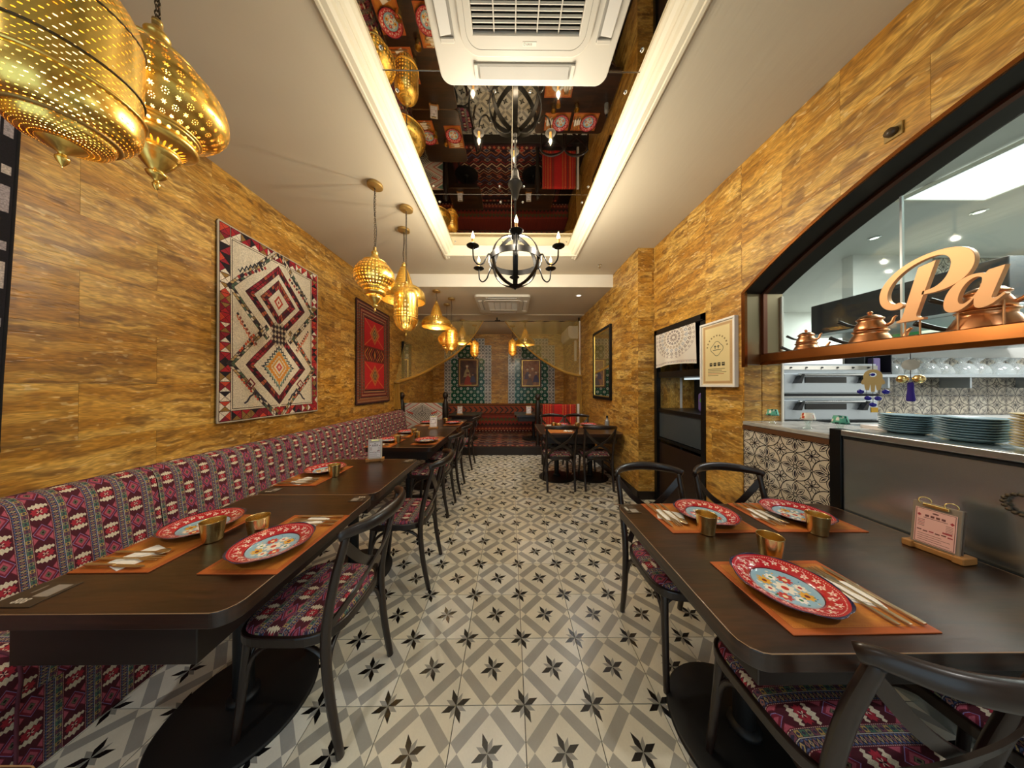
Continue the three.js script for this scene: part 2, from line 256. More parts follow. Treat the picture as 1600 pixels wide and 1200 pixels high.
const filigreeBall = lanternGold(petals, [18, 5]), filigreeTube = lanternGold(petals, [13, 6]), filigreeBell = lanternGold(petals, [18, 4]), dotted = lanternGold(dotsRows, [6, 5]), dottedBand = lanternGold(dotsRows, [7, 1.25]);
const bulbMat = std('#fff2d8', 0.5, 0, { emissive: new THREE.Color(1, 0.78, 0.42), emissiveIntensity: 6 });
const flameMat = std('#fff2d8', 0.5, 0, { emissive: new THREE.Color(1, 0.80, 0.46), emissiveIntensity: 12 });
// ---------- the room ----------
const XL = -2.29, XR = 1.8, XP = 1.6, DP = 3.185, DB = 7.66, DN = -2.2, HC = 3.14, HB = 2.95, DBEAM = 3.97;
const arch = (d) => -0.22 + Math.sqrt(Math.max(0, 2.843 ** 2 - (d - 0.3644) ** 2)), A0 = -1.238, A1 = 1.967;
const CAB0 = 2.34, CAB1 = 3.165, CABH = 2.09;
{ // floor: slab, single tiles where the photo shows them, the rest one field
  const f = struct('floor');
  part('slab', box(10.2, 0.15, 10), grout, f, [2.7, -0.0895, -2.8]);
  const S = 0.302, g = box(S - 0.0034, 0.012, 0.3 - 0.0034); let k = 0; const rest = [];
  for (let r = -11; r < 16; r++) for (let c = -8; c < 7; c++) {
    const x = 0.063 + (c + 0.5) * S, d = 1.144 + (r + 0.5) * 0.3;
    if (x > 1.95 || x < -2.35) continue;
    if (r >= -1 && r <= 13 && x > -1.95) part('floor_tile', g, floorMats[(k++ * 7 + r) % 3 < 0 ? 0 : (k * 7 + r + 9) % 3], f, [x, -0.006 - rnd() * 0.0004, -d]);
    else rest.push(at(g.clone(), x, -0.0062, -d));
  }
  const o = part('floor_tiles_beyond', merge(rest), floorMats[0], f); o.userData.kind = 'stuff';
}
function travPiece(g) { uvPlanar(g, 0, 1, 1 / 1.6, rr(0, 5), rr(0, 5)); const u = g.attributes.uv; for (let i = 0; i < u.count; i++) u.setY(i, u.getY(i) * 1.5); return g; }
const TH = 0.012;
function tileWall(parent, a0, a1, y0, y1, place, pieces, rowStart = 0) {
  let row = 0;
  for (let y = y0 - rowStart; y < y1 - 0.01; y += 0.3, row++) {
    const ya = Math.max(y, y0), yb = Math.min(y + 0.3, y1); if (yb - ya < 0.015) continue;
    for (let a = a0 - (row % 2 ? 0.3 : 0) - 0.124; a < a1 - 0.01; a += 0.6) {
      const p = Math.max(a, a0), q = Math.min(a + 0.6, a1); if (q - p < 0.012) continue;
      for (const [geo, ca, cy] of pieces(p + 0.0005, q - 0.0005, ya + 0.0005, yb - 0.0005)) place(part('wall_tile', travPiece(geo), travMats[(rnd() * 4) | 0], parent), ca, cy);
    }
  }
}
const plain = (p, q, ya, yb) => [[box(q - p, yb - ya, TH), (p + q) / 2, (ya + yb) / 2]];
{ // left wall
  const w = struct('wall_left'); part('wall_core', box(0.2, 3.6, DB - DN + 0.4), paint, w, [XL - TH - 0.1, 1.8, -(DB + DN) / 2]);
  tileWall(w, 0.0, DB, 0.85, HC, (m, a, y) => { m.position.set(XL - TH / 2, y, -a); m.rotation.y = Math.PI / 2; }, plain, 0.02);
  part('tiled_band', travPiece(box(-DN, HC - 0.85, TH)), travMats[0], w, [XL - TH / 2, (HC + 0.85) / 2, -DN / 2], [0, Math.PI / 2, 0]);
}
// the right wall's lower bound over d: the arch of the hatch and the cabinet's niche
const low = (d) => (d > A0 && d < A1 ? arch(d) : d > CAB0 && d < CAB1 ? CABH : 0);
function cut(d0, d1, y0, y1, depth) {
  const out = [], st = [d0, ...[A0, A1, CAB0, CAB1].filter((v) => v > d0 && v < d1), d1];
  for (let i = 0; i + 1 < st.length; i++) {
    const p = st[i], q = st[i + 1]; if (q - p < 0.004) continue;
    const N = p >= A0 && q <= A1 ? 24 : 1, e = [];
    for (let k = 0; k <= N; k++) { const d = lerp(p, q, k / N), l = Math.max(y0, low(lerp(p, q, clamp(k / N * 0.998 + 0.001)))); if (l < y1 - 0.002) e.push([-d, l]); }
    if (e.length < 2) continue;
    const sh = poly([...e, [e[e.length - 1][0], y1], [e[0][0], y1]]);
    out.push([extr(sh, depth), 0, 0]);
  }
  return out;
}
{
  const w = struct('wall_right');
  for (const [g] of cut(DN, DP, 0, 3.4, 0.285)) part('wall_core', g, paint, w, [XR + TH + 0.285, 0, 0], [0, -Math.PI / 2, 0]);
  tileWall(w, 0.3, DP, 0.0, HC, (m) => { m.position.set(XR + TH, 0, 0); m.rotation.y = -Math.PI / 2; }, (p, q, a, b) => cut(p, q, a, b, TH), 0.16);
  for (const [g] of cut(DN, 0.3, 0, HC, TH)) part('tiled_band', travPiece(g), travMats[1], w, [XR + TH, 0, 0], [0, -Math.PI / 2, 0]);
  // pillar: its front face and its side, which is the wall from here on
  part('pillar_core', box(0.5, 3.4, DB - DP), paint, w, [XP + TH + 0.25, 1.7, -(DP + TH + (DB - DP) / 2)]);
  tileWall(w, XP, XR + 0.02, 0, HC, (m, a, y) => m.position.set(a, y, -DP - TH / 2), plain, 0.16);
  tileWall(w, DP, DB, 0, HC, (m, a, y) => { m.position.set(XP + TH / 2, y, -a); m.rotation.y = -Math.PI / 2; }, plain, 0.16);
  // stone reveal of the hatch beside the counter
  for (const [x0, x1] of [[XR, 1.935], [1.94, 2.098]]) for (const [y0, y1] of [[1.145, 1.3], [1.303, 1.575]]) part('wall_tile', travPiece(box(x1 - x0 - 0.002, y1 - y0, TH)), travMats[2], w, [(x0 + x1) / 2, (y0 + y1) / 2, -A1 + TH / 2]);
}
{ // back wall
  const w = struct('wall_back'); part('wall_core', box(4.6, 3.6, 0.2), paint, w, [-0.4, 1.8, -DB - TH - 0.1]);
  tileWall(w, XL, XP + 0.02, 0.8, HB, (m, a, y) => m.position.set(a, y, -DB - TH / 2), plain, 0.1);
}
{ // shopfront behind the camera: wall with a wide glazed opening
  const w = struct('wall_shopfront'), z = -DN + 0.1;
  part('wall_pier', box(0.5, 3.4, 0.2), paint, w, [XL + 0.05, 1.7, z]); part('wall_pier', box(1.3, 3.4, 0.2), paint, w, [1.55, 1.7, z]); part('wall_lintel', box(4.6, 0.8, 0.2), paint, w, [-0.2, 3.0, z]);
  const win = struct('window_2'); part('pane', box(2.9, 2.55, 0.01), glass, win, [-0.58, 1.3, z]); for (const x of [-2.0, -0.58, 0.88]) part('mullion', box(0.06, 2.6, 0.08), darkWood, win, [x, 1.3, z]);
}
{ // ceiling with the tray, beam and lower rear part
  const c = struct('ceiling'), T0 = -0.5, T1 = 3.4, X0 = -0.82, X1 = 0.84;
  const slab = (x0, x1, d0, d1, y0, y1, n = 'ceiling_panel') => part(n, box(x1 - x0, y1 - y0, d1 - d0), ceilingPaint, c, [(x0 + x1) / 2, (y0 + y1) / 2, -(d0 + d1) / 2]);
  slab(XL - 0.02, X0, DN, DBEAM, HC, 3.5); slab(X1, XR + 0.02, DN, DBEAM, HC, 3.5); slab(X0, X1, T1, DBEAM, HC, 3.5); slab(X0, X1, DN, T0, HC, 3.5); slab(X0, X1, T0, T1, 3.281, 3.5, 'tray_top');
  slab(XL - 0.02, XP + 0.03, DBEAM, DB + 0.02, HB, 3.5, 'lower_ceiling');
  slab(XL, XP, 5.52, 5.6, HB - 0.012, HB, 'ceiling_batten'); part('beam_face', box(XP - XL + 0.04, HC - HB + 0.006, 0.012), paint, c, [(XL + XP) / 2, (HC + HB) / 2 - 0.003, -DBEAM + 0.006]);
  const prof = [[-0.055, 0], [-0.055, -0.012], [-0.046, -0.02], [-0.03, -0.02], [-0.026, -0.012], [0.0, -0.008], [0.014, 0.004], [0.02, 0.03], [0.034, 0.038], [0.034, 0.052], [0.044, 0.07], [0.062, 0.084], [0.066, 0.1], [0.072, 0.108], [0.072, 0.13], [-0.02, 0.13], [-0.02, 0]];
  const side = (flip) => sweep(prof.map(([t, y]) => [flip * t, y]), T1 - T0 + 0.11, 0.4);
  part('cornice', side(1), cornicePaint, c, [X0, HC, -T1 - 0.055]); part('cornice', side(-1), cornicePaint, c, [X1, HC, -T1 - 0.055]);
  for (const [d, s] of [[T1, 1], [T0, -1]]) { const g = sweep(prof.map(([t, y]) => [-t, y]), X1 - X0 + 0.11, 0.4); g.rotateY(-Math.PI / 2); part('cornice', s > 0 ? g : g.clone().rotateY(Math.PI), cornicePaint, c, [s > 0 ? X1 + 0.055 : X0 - 0.055, HC, -d]); }
  // smoked mirror panels with seams and screw caps
  const ds = [T0, 0.525, 1.5, 2.475, T1], xs = [X0, 0.015, X1];
  for (let i = 0; i < 4; i++) for (let j = 0; j < 2; j++) {
    const w = xs[j + 1] - xs[j] - 0.004, l = ds[i + 1] - ds[i] - 0.004, m = part('mirror_panel', rbox(w, 0.008, l, 0.002), mirrorMat, c, [(xs[j] + xs[j + 1]) / 2, 3.275, -(ds[i] + ds[i + 1]) / 2]);
    const capG = lathe([[0, -0.008], [0.008, -0.007], [0.011, -0.003], [0.011, 0]], 12);
    for (const sx of [-1, 1]) for (const sz of [-1, 1]) part('screw_cap', capG, chrome, m, [sx * (w / 2 - 0.11), -0.004, sz * (l / 2 - 0.1)]);
  }
}
{ // skirting and step trim
  const t = structMesh('trim_1', box(0.014, 0.1, 1.9), darkWood, [XP - 0.007, 0.05, -DP - 0.95]); t.userData.kind = 'structure';
  structMesh('trim_2', box(0.2, 0.1, 0.014), darkWood, [1.7, 0.05, -DP + 0.007]);
}
{ // platform at the back
  const p = struct('floor_platform'); part('platform_deck', box(XP - XL - 0.01, 0.16, DB - 5.22), darkWood, p, [(XL + XP) / 2, 0.08, -(5.22 + DB) / 2]); part('step_board', rbox(XP - XL - 0.01, 0.165, 0.03, 0.006), darkWood, p, [(XL + XP) / 2, 0.0825, -5.215]);
}
// ---------- kitchen shell behind the hatch ----------
{
  const kp = std('#e2e1dc', 0.6);
  structMesh('wall_kitchen_far', box(5.6, 3.2, 0.1), kp, [4.9, 1.6, -5.35]); structMesh('wall_kitchen_partition', box(3.7, 3.2, 0.1), kp, [5.85, 1.6, -3.0]); structMesh('wall_kitchen_right', box(0.1, 3.2, 5), kp, [6.4, 1.6, -0.6]); structMesh('wall_kitchen_side', box(0.1, 3.2, 2.4), kp, [7.65, 1.6, -4.2]); structMesh('wall_kitchen_near', box(4.4, 3.2, 0.1), kp, [4.25, 1.6, 1.7]); structMesh('wall_kitchen_dining', box(0.03, 3.2, 2.2), kp, [2.115, 1.6, -4.25]);
  structMesh('wall_kitchen_front', box(0.03, 3.2, 1.5), kp, [2.115, 1.6, 2.0]);
  const cl = struct('ceiling_kitchen'); part('ceiling_board', box(5.7, 0.12, 7.3), kp, cl, [4.9, 3.0, -1.75]);
}
function spanishTile() {   // cream almond petals with dark seeds, round blossoms, thin dark outlines
  return canvasTex(256, 256, (c, w) => {
    rect(c, 0, 0, w, w, '#cdc4b2');
    const almond = (x, y, a, l, k) => { c.save(); c.translate(x, y); c.rotate(a); const sh = (s0, s1, q) => { c.beginPath(); c.moveTo(s0, 0); c.quadraticCurveTo((s0 + s1) / 2, -q, s1, 0); c.quadraticCurveTo((s0 + s1) / 2, q, s0, 0); }; sh(12, l, k); c.fillStyle = '#1d1a22'; c.fill(); sh(18, l - 7, k - 10); c.fillStyle = '#d3cab8'; c.fill(); sh(30, l - 16, k - 26); c.fillStyle = '#221f2c'; c.fill(); c.strokeStyle = '#cdc4b2'; c.lineWidth = 2.5; c.beginPath(); c.moveTo(38, 2); c.quadraticCurveTo(l * 0.55, -8, l - 26, 0); c.stroke(); c.restore(); };
    for (const [x, y] of [[0, 0], [256, 0], [0, 256], [256, 256]]) { for (let k = 0; k < 8; k++) almond(x, y, k * TAU / 8, k % 2 ? 104 : 118, k % 2 ? 42 : 50); c.beginPath(); c.arc(x, y, 16, 0, TAU); c.fillStyle = '#1d1a22'; c.fill(); c.beginPath(); c.arc(x, y, 10, 0, TAU); c.fillStyle = '#d3cab8'; c.fill(); }
    for (let k = 0; k < 8; k++) almond(128, 128, k * TAU / 8 + TAU / 16, 66, 30); c.beginPath(); c.arc(128, 128, 13, 0, TAU); c.fillStyle = '#1d1a22'; c.fill();
    c.strokeStyle = '#1d1a22'; c.lineWidth = 7; for (const [x, y] of [[0, 0], [256, 0], [0, 256], [256, 256]]) { c.beginPath(); c.arc(x, y, 124, 0, TAU); c.stroke(); }
    for (const [x, y] of [[128, 0], [0, 128], [256, 128], [128, 256]]) { dia(c, x, y, 14, 14, '#1d1a22'); dia(c, x, y, 7, 7, '#d3cab8'); }
  });
}
const spTex = spanishTile(), spMats = ['#ffffff', '#f3f0ea', '#faf6f0'].map((c) => std(c, 0.25, 0, { map: spTex }));
{ // tiled splash-back in the kitchen
  const w = struct('wall_kitchen_tiles'), g = box(0.217, 0.217, 0.008);
  for (let i = 0; i < 9; i++) for (let j = 0; j < 3; j++) part('wall_tile', g, spMats[(i + j) % 3], w, [4.13 + i * 0.22, 1.19 + j * 0.22, -2.944 - rnd() * 0.002]);
  for (let i = 0; i < 6; i++) part('wall_tile', g, spMats[i % 3], w, [5.05 + i * 0.22, 2.8, -2.944]);
}
// ---------- the serving hatch, its counter and the kitchen things ----------
{ // metal lining of the arch and the panes
  const w = struct('window_1'), pts = (x, dy, n = 40) => Array.from({ length: n + 1 }, (_, i) => { const d = lerp(A1 - 0.004, A0 + 0.01, i / n); return [x, arch(d) - dy, -d]; });
  part('soffit_lining', band(pts(1.868, 0.006), 0.135, 0.012, [1, 0, 0], 60), darkBronze, w); part('soffit_lining', band(pts(2.033, 0.006), 0.135, 0.012, [1, 0, 0], 60), darkBronze, w);
  part('soffit_strip', band(pts(1.95, 0.014), 0.03, 0.028, [1, 0, 0], 60), darkCopper, w); part('edge_trim', band(pts(1.797, 0.004), 0.012, 0.02, [1, 0, 0], 60), copper, w);
  const H = arch(A1 - 0.004);
  part('jamb_panel', box(0.12, H - 1.58, 0.012), bronze, w, [1.874, (H + 1.58) / 2, -A1 + 0.006]); part('jamb_panel', box(0.135, H - 1.58, 0.012), bronze, w, [2.033, (H + 1.58) / 2, -A1 + 0.006]);
  part('jamb_strip', box(0.03, H - 1.575, 0.03), darkCopper, w, [1.95, (H + 1.575) / 2, -A1 + 0.015]); part('jamb_trim', box(0.02, H - 1.56, 0.03), copper, w, [1.803, (H + 1.56) / 2, -A1 + 0.012]);
  part('pane_edge', box(0.014, 0.96, 0.01), whitePlastic, w, [2.088, 1.62, -A1 + 0.02]);
  // panes above the shelf, cut to the arch, meeting at a bright polished edge
  for (const [a, b] of [[A1 - 0.01, 1.355], [1.345, 0.2], [0.19, A0 + 0.03]]) {
    const e = []; for (let i = 0; i <= 20; i++) { const d = lerp(a, b, i / 20); e.push([-d, arch(d) - 0.014]); }
    part('pane', extr(poly([[-a, 1.62], ...e, [-b, 1.62]]), 0.008), glass, w, [2.1, 0, 0], [0, -Math.PI / 2, 0]);
  }
  part('pane_joint', box(0.012, arch(1.35) - 1.65, 0.008), std('#e8efee', 0.2), w, [2.096, (arch(1.35) + 1.62) / 2, -1.35]);
}
{ // copper shelf across the hatch
  const t = thing('copper_shelf', 'polished copper shelf rail spanning the arched kitchen hatch', 'shelf', [0, 0, 0]);
  const L = A1 - A0 - 0.03; const g = sweep([[1.925, 1.575], [1.945, 1.575], [1.945, 1.655], [1.935, 1.662], [1.922, 1.655], [1.915, 1.6]], L, 0.5); part('rail', g, copper, t, [0, 0, -A1 + 0.012]);
  part('shelf_board', box(0.145, 0.016, L), bronze, t, [2.018, 1.608, -(A1 + A0) / 2]);
}
// lettering: bold italic script, raised on pins
function letterP() {
  const s = new THREE.Shape();   // stem with foot, sloping to the right
  s.moveTo(0.36, 0.84); s.lineTo(0.62, 0.88); s.lineTo(0.34, 0.13); s.bezierCurveTo(0.31, 0.06, 0.34, 0.04, 0.44, 0.035); s.lineTo(0.435, 0.0); s.lineTo(0.0, 0.0); s.lineTo(0.01, 0.035); s.bezierCurveTo(0.07, 0.04, 0.09, 0.06, 0.11, 0.12); s.closePath();
  const b = new THREE.Shape();   // bowl sweeping over the top into the swash at the left
  b.moveTo(0.12, 0.27); b.bezierCurveTo(-0.04, 0.17, -0.32, 0.26, -0.29, 0.52); b.bezierCurveTo(-0.26, 0.78, 0.14, 1.02, 0.62, 1.02); b.bezierCurveTo(0.99, 1.02, 1.15, 0.88, 1.11, 0.69); b.bezierCurveTo(1.05, 0.46, 0.76, 0.36, 0.40, 0.39); b.lineTo(0.42, 0.45);
  b.bezierCurveTo(0.64, 0.44, 0.77, 0.56, 0.81, 0.73); b.bezierCurveTo(0.84, 0.87, 0.74, 0.95, 0.57, 0.945); b.bezierCurveTo(0.22, 0.93, -0.10, 0.74, -0.14, 0.52); b.bezierCurveTo(-0.16, 0.37, -0.04, 0.31, 0.03, 0.34); b.bezierCurveTo(0.08, 0.35, 0.12, 0.32, 0.12, 0.27); b.closePath();
  return [s, b];
}
function letterA() {
  const o = new THREE.Shape();
  o.moveTo(0.64, 0.63); o.bezierCurveTo(0.46, 0.72, 0.16, 0.62, 0.03, 0.36); o.bezierCurveTo(-0.08, 0.12, 0.0, -0.04, 0.16, -0.02); o.bezierCurveTo(0.29, -0.01, 0.40, 0.09, 0.47, 0.19); o.lineTo(0.46, 0.10); o.bezierCurveTo(0.46, -0.04, 0.58, -0.05, 0.74, 0.03); o.lineTo(0.92, 0.17); o.lineTo(0.89, 0.21); o.bezierCurveTo(0.81, 0.13, 0.72, 0.10, 0.73, 0.17); o.lineTo(0.92, 0.70); o.lineTo(0.69, 0.68); o.closePath();
  const h = new THREE.Path(); h.moveTo(0.585, 0.565); h.bezierCurveTo(0.63, 0.44, 0.43, 0.13, 0.29, 0.12); h.bezierCurveTo(0.19, 0.13, 0.22, 0.30, 0.29, 0.42); h.bezierCurveTo(0.37, 0.56, 0.50, 0.63, 0.585, 0.565); o.holes.push(h);
  return [o];
}
{
  const t = thing('sign_lettering', 'large copper script letters mounted over the teapots in the hatch', 'sign', [1.925, 0, 0], -Math.PI / 2);
  const K = 0.292; // local x runs towards the camera
  const P = merge(letterP().map((s) => extr(s, 0.03, 0.004, 18))); P.scale(0.194, K, 0.55); part('letter', P, letterCopper, t, [-1.249, 1.725, 0]);
  const A = merge(letterA().map((s) => extr(s, 0.03, 0.004, 18))); A.scale(0.152, 0.212, 0.55); part('letter', A, letterCopper, t, [-1.108, 1.738, 0]);
  for (const [x, h] of [[-1.235, 0.08], [-1.19, 0.08], [-1.088, 0.09], [-0.985, 0.12]]) part('pin', cyl(0.003, 0.003, h, 8), letterCopper, t, [x, 1.695, -0.006]);
}
function teapot(label, pos, turn, s) {   // double copper teapot: small pot standing on a large one
  const t = thing('double_teapot', label, 'teapot', pos, turn, 'copper teapots on the hatch shelf');
  const cp = std(new THREE.Color(0.72, 0.33, 0.15), 0.3, 1), sc = (g) => g.scale(s, s, s), scv = (a) => a.map((v) => v * s);
  part('lower_pot', sc(lathe([[0, 0], [0.08, 0], [0.087, 0.004], [0.088, 0.012], [0.084, 0.03], [0.075, 0.055], [0.066, 0.074], [0.062, 0.084], [0.058, 0.088], [0.058, 0.098], [0.064, 0.102], [0.064, 0.108], [0, 0.109]], 36)), cp, t);
  part('rim_band', sc(at(new THREE.TorusGeometry(0.059, 0.005, 8, 36), 0, 0.104, 0, Math.PI / 2)), brass, t);
  const up = part('upper_pot', sc(lathe([[0, 0.108], [0.05, 0.109], [0.057, 0.114], [0.058, 0.12], [0.054, 0.136], [0.047, 0.152], [0.043, 0.16], [0.043, 0.167], [0.049, 0.17], [0.049, 0.175], [0.044, 0.178], [0.036, 0.188], [0.02, 0.196], [0, 0.199]], 32)), cp, t);
  part('lid_knob', sc(at(lathe(smoothProfile([[0, 0.197], [0.006, 0.2], [0.011, 0.21], [0.006, 0.218], [0, 0.22]], 16), 16), 0, 0, 0)), cp, up);
  part('spout', sc(limb([[0.07, 0.03, 0], [0.105, 0.05, 0], [0.118, 0.085, 0], [0.13, 0.1, 0]], (q) => 0.013 - 0.006 * q, 14, 8)), cp, t);
  part('spout', sc(limb([[0.048, 0.125, 0], [0.07, 0.14, 0], [0.078, 0.165, 0], [0.086, 0.174, 0]], (q) => 0.009 - 0.004 * q, 14, 8)), cp, t);
  part('handle', sc(limb([[-0.075, 0.05, 0], [-0.1, 0.062, 0], [-0.15, 0.095, 0]], (q) => 0.008 + 0.004 * q, 12, 8)), blackPlastic, t);
  part('handle', sc(limb([[-0.05, 0.145, 0], [-0.07, 0.152, 0], [-0.115, 0.185, 0]], (q) => 0.006 + 0.004 * q, 12, 8)), blackPlastic, t);
  return t;
}
teapot('small double copper teapot nearest the far jamb of the hatch', [2.02, 1.616, 1.73], -1.2, 0.84);
teapot('double copper teapot left of the letter P', [2.02, 1.616, 1.42], -1.25, 1.0);
teapot('large double copper teapot behind the script letters', [2.02, 1.616, 1.07], -1.3, 1.12);
teapot('double copper teapot at the right end beyond the letters', [2.02, 1.616, 0.8], -1.35, 1.1);
{ // counter with Spanish tiles, stone top, black post, steel front
  const t = thing('tiled_counter', 'serving counter faced with black and cream blossom tiles below the hatch', 'counter', [0, 0, 0]);
  part('counter_body', box(0.52, 1.1, 0.52), grout, t, [2.07, 0.55, -1.7]);
  const S = 0.178, g = box(S - 0.002, S - 0.002, 0.008); uvScale(g, 1, 1);
  for (let i = 0; i < 3; i++) for (let j = 0; j < 6; j++) part('tile', g, spMats[(i * 2 + j) % 3], t, [1.806 - rnd() * 0.001, 1.085 - (j + 0.5) * S, -(1.963 - (i + 0.5) * S)], [0, -Math.PI / 2, 0]);
  part('top_trim', box(0.02, 0.03, 0.535), std('#5a3a22', 0.4), t, [1.802, 1.1, -1.695]);
  solo('stone_worktop', 'pale marbled worktop slab on the tiled counter', 'worktop', rbox(0.56, 0.028, 0.535, 0.006), stoneTop, [2.075, 1.13, 1.697]);
  solo('counter_post', 'square black metal post between tiled counter and steel counter', 'post', rbox(0.06, 1.18, 0.05, 0.004), blackIron, [1.824, 0.59, 1.403]);
  const s = thing('steel_counter', 'brushed stainless steel serving counter right of the black post', 'counter', [0, 0, 0]);
  part('front_panel', box(0.03, 1.13, 2.55), steel, s, [1.82, 0.565, -0.1]); part('carcass', box(0.46, 1.1, 2.5), steel, s, [2.07, 0.55, -0.1]);
  part('edge_gap', box(0.02, 0.016, 2.55), shadowBlack, s, [1.812, 1.138, -0.1]); part('counter_top', rbox(0.56, 0.035, 2.555, 0.008), steel, s, [2.07, 1.164, -0.1]);
}
{ // three candle cups on glass feet
  const mos = (a, b) => std('#ffffff', 0.2, 0, { map: canvasTex(128, 64, (c, w, h) => { rect(c, 0, 0, w, h, a); for (let i = 0; i < 90; i++) { c.fillStyle = [b, '#e8e4d8', '#1d3a36', a][i % 4]; c.fillRect(rnd() * w, rnd() * h, 9, 7); } }) });
  const one = (label, m, pos) => { const t = thing('mosaic_candle_cup', label, 'candle holder', pos, 0, 'mosaic candle cups on the counter'); part('shade', lathe([[0.018, 0.055], [0.036, 0.056], [0.033, 0.07], [0.026, 0.1], [0.022, 0.1], [0.03, 0.06], [0.018, 0.058]], 24), m, t); part('glass_foot', lathe([[0, 0], [0.024, 0.001], [0.022, 0.006], [0.009, 0.012], [0.012, 0.03], [0.02, 0.055], [0, 0.055]], 20), glass, t); };
  const gm = mos('#5fae95', '#2b6f60'), wm = mos('#e6e0d2', '#b8462f');
  one('green mosaic candle cup by the stone reveal', gm, [1.92, 1.144, 1.86]); one('white and red mosaic candle cup between two green ones', wm, [1.9, 1.144, 1.62]); one('green mosaic candle cup beside the black post', gm, [1.9, 1.144, 1.46]);
}
const plateG = lathe([[0, 0.003], [0.04, 0.002], [0.045, 0], [0.05, 0.003], [0.085, 0.016], [0.087, 0.0185], [0.084, 0.0185], [0.05, 0.006], [0, 0.005]], 28);
function stack(name, label, m, x, y, d, n, dy) { for (let i = 0; i < n; i++) solo('stacked_plate', `${label}, ${['lowest', 'second', 'third', 'fourth', 'fifth', 'sixth', 'seventh', 'eighth', 'ninth', 'tenth', 'eleventh', 'twelfth'][i]} from the bottom`, 'plate', plateG, m, [x + rr(-0.002, 0.002), y + i * dy, d + rr(-0.002, 0.002)], 0, name); }
stack('blue plates in the left stack', 'blue grey plate in the left stack', porcelainBlue, 1.98, 1.182, 1.26, 8, 0.0105);
stack('blue plates in the right stack', 'blue grey plate in the middle stack', porcelainBlue, 1.955, 1.182, 1.07, 9, 0.0105);
stack('cream plates in the end stack', 'cream plate in the right stack', std('#d9c58a', 0.25), 1.93, 1.182, 0.88, 12, 0.0105);
{ const g = lathe(smoothProfile([[0, 0], [0.02, 0.001], [0.03, 0.02], [0.036, 0.042], [0.034, 0.042], [0.028, 0.02], [0, 0.004]]), 24), words = ['first', 'second', 'third', 'fourth', 'fifth', 'sixth']; for (let i = 0; i < 6; i++) solo('gold_bowl', `small gold bowl behind the blue plates, ${words[i]} from the left`, 'bowl', at(g.clone(), 0, 0.035), gold, [2.2 + i * 0.02, 1.182, 1.44 - i * 0.07], 0, 'small gold bowls'); const b = thing('bowl_riser', 'low steel riser under the gold bowls', 'riser', [0, 0, 0]); part('riser_plate', at(rbox(0.09, 0.034, 0.44, 0.004), 2.25, 1.1995, -1.265), steel, b); }
solo('menu_pad', 'white paper pad with a pink edge lying left of the blue plates', 'paper', merge([box(0.12, 0.02, 0.1)]), std('#eee4e2', 0.8), [2.0, 1.193, 1.375 - 0.02]);
{ // charms hanging from the shelf
  const c1 = thing('hamsa_charm', 'tan hand-shaped charm with blue beads hanging below the copper shelf', 'charm', [1.955, 0, 1.365]), wood = std('#b39a63', 0.6), blue = phys({ color: '#1c1c8c', roughness: 0.1 });
  part('cord', cyl(0.0015, 0.0015, 0.075, 6), blackPlastic, c1, [0, 1.54, 0]);
  const hs = new THREE.Shape(); hs.moveTo(-0.03, 0); hs.bezierCurveTo(-0.034, 0.035, -0.018, 0.05, 0, 0.05); hs.bezierCurveTo(0.018, 0.05, 0.034, 0.035, 0.03, 0); hs.bezierCurveTo(0.044, -0.02, 0.036, -0.035, 0.028, -0.03); hs.lineTo(0.024, -0.06); hs.lineTo(0.012, -0.062); hs.lineTo(0.008, -0.03); hs.lineTo(0.006, -0.07); hs.lineTo(-0.006, -0.07); hs.lineTo(-0.008, -0.03); hs.lineTo(-0.012, -0.062); hs.lineTo(-0.024, -0.06); hs.lineTo(-0.028, -0.03); hs.bezierCurveTo(-0.036, -0.035, -0.044, -0.02, -0.03, 0);
  const eye = new THREE.Path(); eye.absarc(0, 0.022, 0.012, 0, TAU); hs.holes.push(eye); part('hand', at(extr(hs, 0.006, 0.0015), 0, 1.455, -0.003), wood, c1, [0, 0, 0], [0, -0.95, 0]); part('eye_bead', sph(0.008, 14, 10), blue, c1, [0, 1.477, 0]);
  for (const [x, y] of [[-0.04, 1.385], [0.04, 1.385], [-0.016, 1.35], [0.016, 1.35], [0, 1.315]]) part('bead', sph(0.0125, 14, 10), blue, c1, [x * 0.58, y, x * 0.8]);
  for (const x of [-0.02, 0, 0.02]) part('thread', cyl(0.001, 0.001, 0.09, 5), blackPlastic, c1, [x * 0.58, 1.36, x * 0.8]);
  const c2 = thing('bell_charm', 'twin brass bells with a purple tassel hanging below the copper shelf', 'charm', [1.955, 0, 1.235]);
  part('cord', cyl(0.0015, 0.0015, 0.12, 6), blackPlastic, c2, [0, 1.515, 0]); part('eye_disc', at(lathe([[0, 0.003], [0.026, 0.002], [0.026, -0.002], [0, -0.003]], 24), 0, 0, 0, 0, 0, Math.PI / 2), std('#b8b3a6', 0.5), c2, [0, 1.52, 0], [0, 0.9, 0]);
  for (const s of [-1, 1]) part('bell', at(lathe(smoothProfile([[0, 0.02], [0.012, 0.017], [0.019, 0], [0.012, -0.016], [0, -0.02]], 20), 20), s * 0.012, 1.45, s * 0.018), brass, c2);
  part('tassel', lathe(smoothProfile([[0.003, 1.435], [0.009, 1.43], [0.010, 1.39], [0.013, 1.345], [0, 1.344]], 16), 14), std('#2c1a78', 0.9), c2);
}
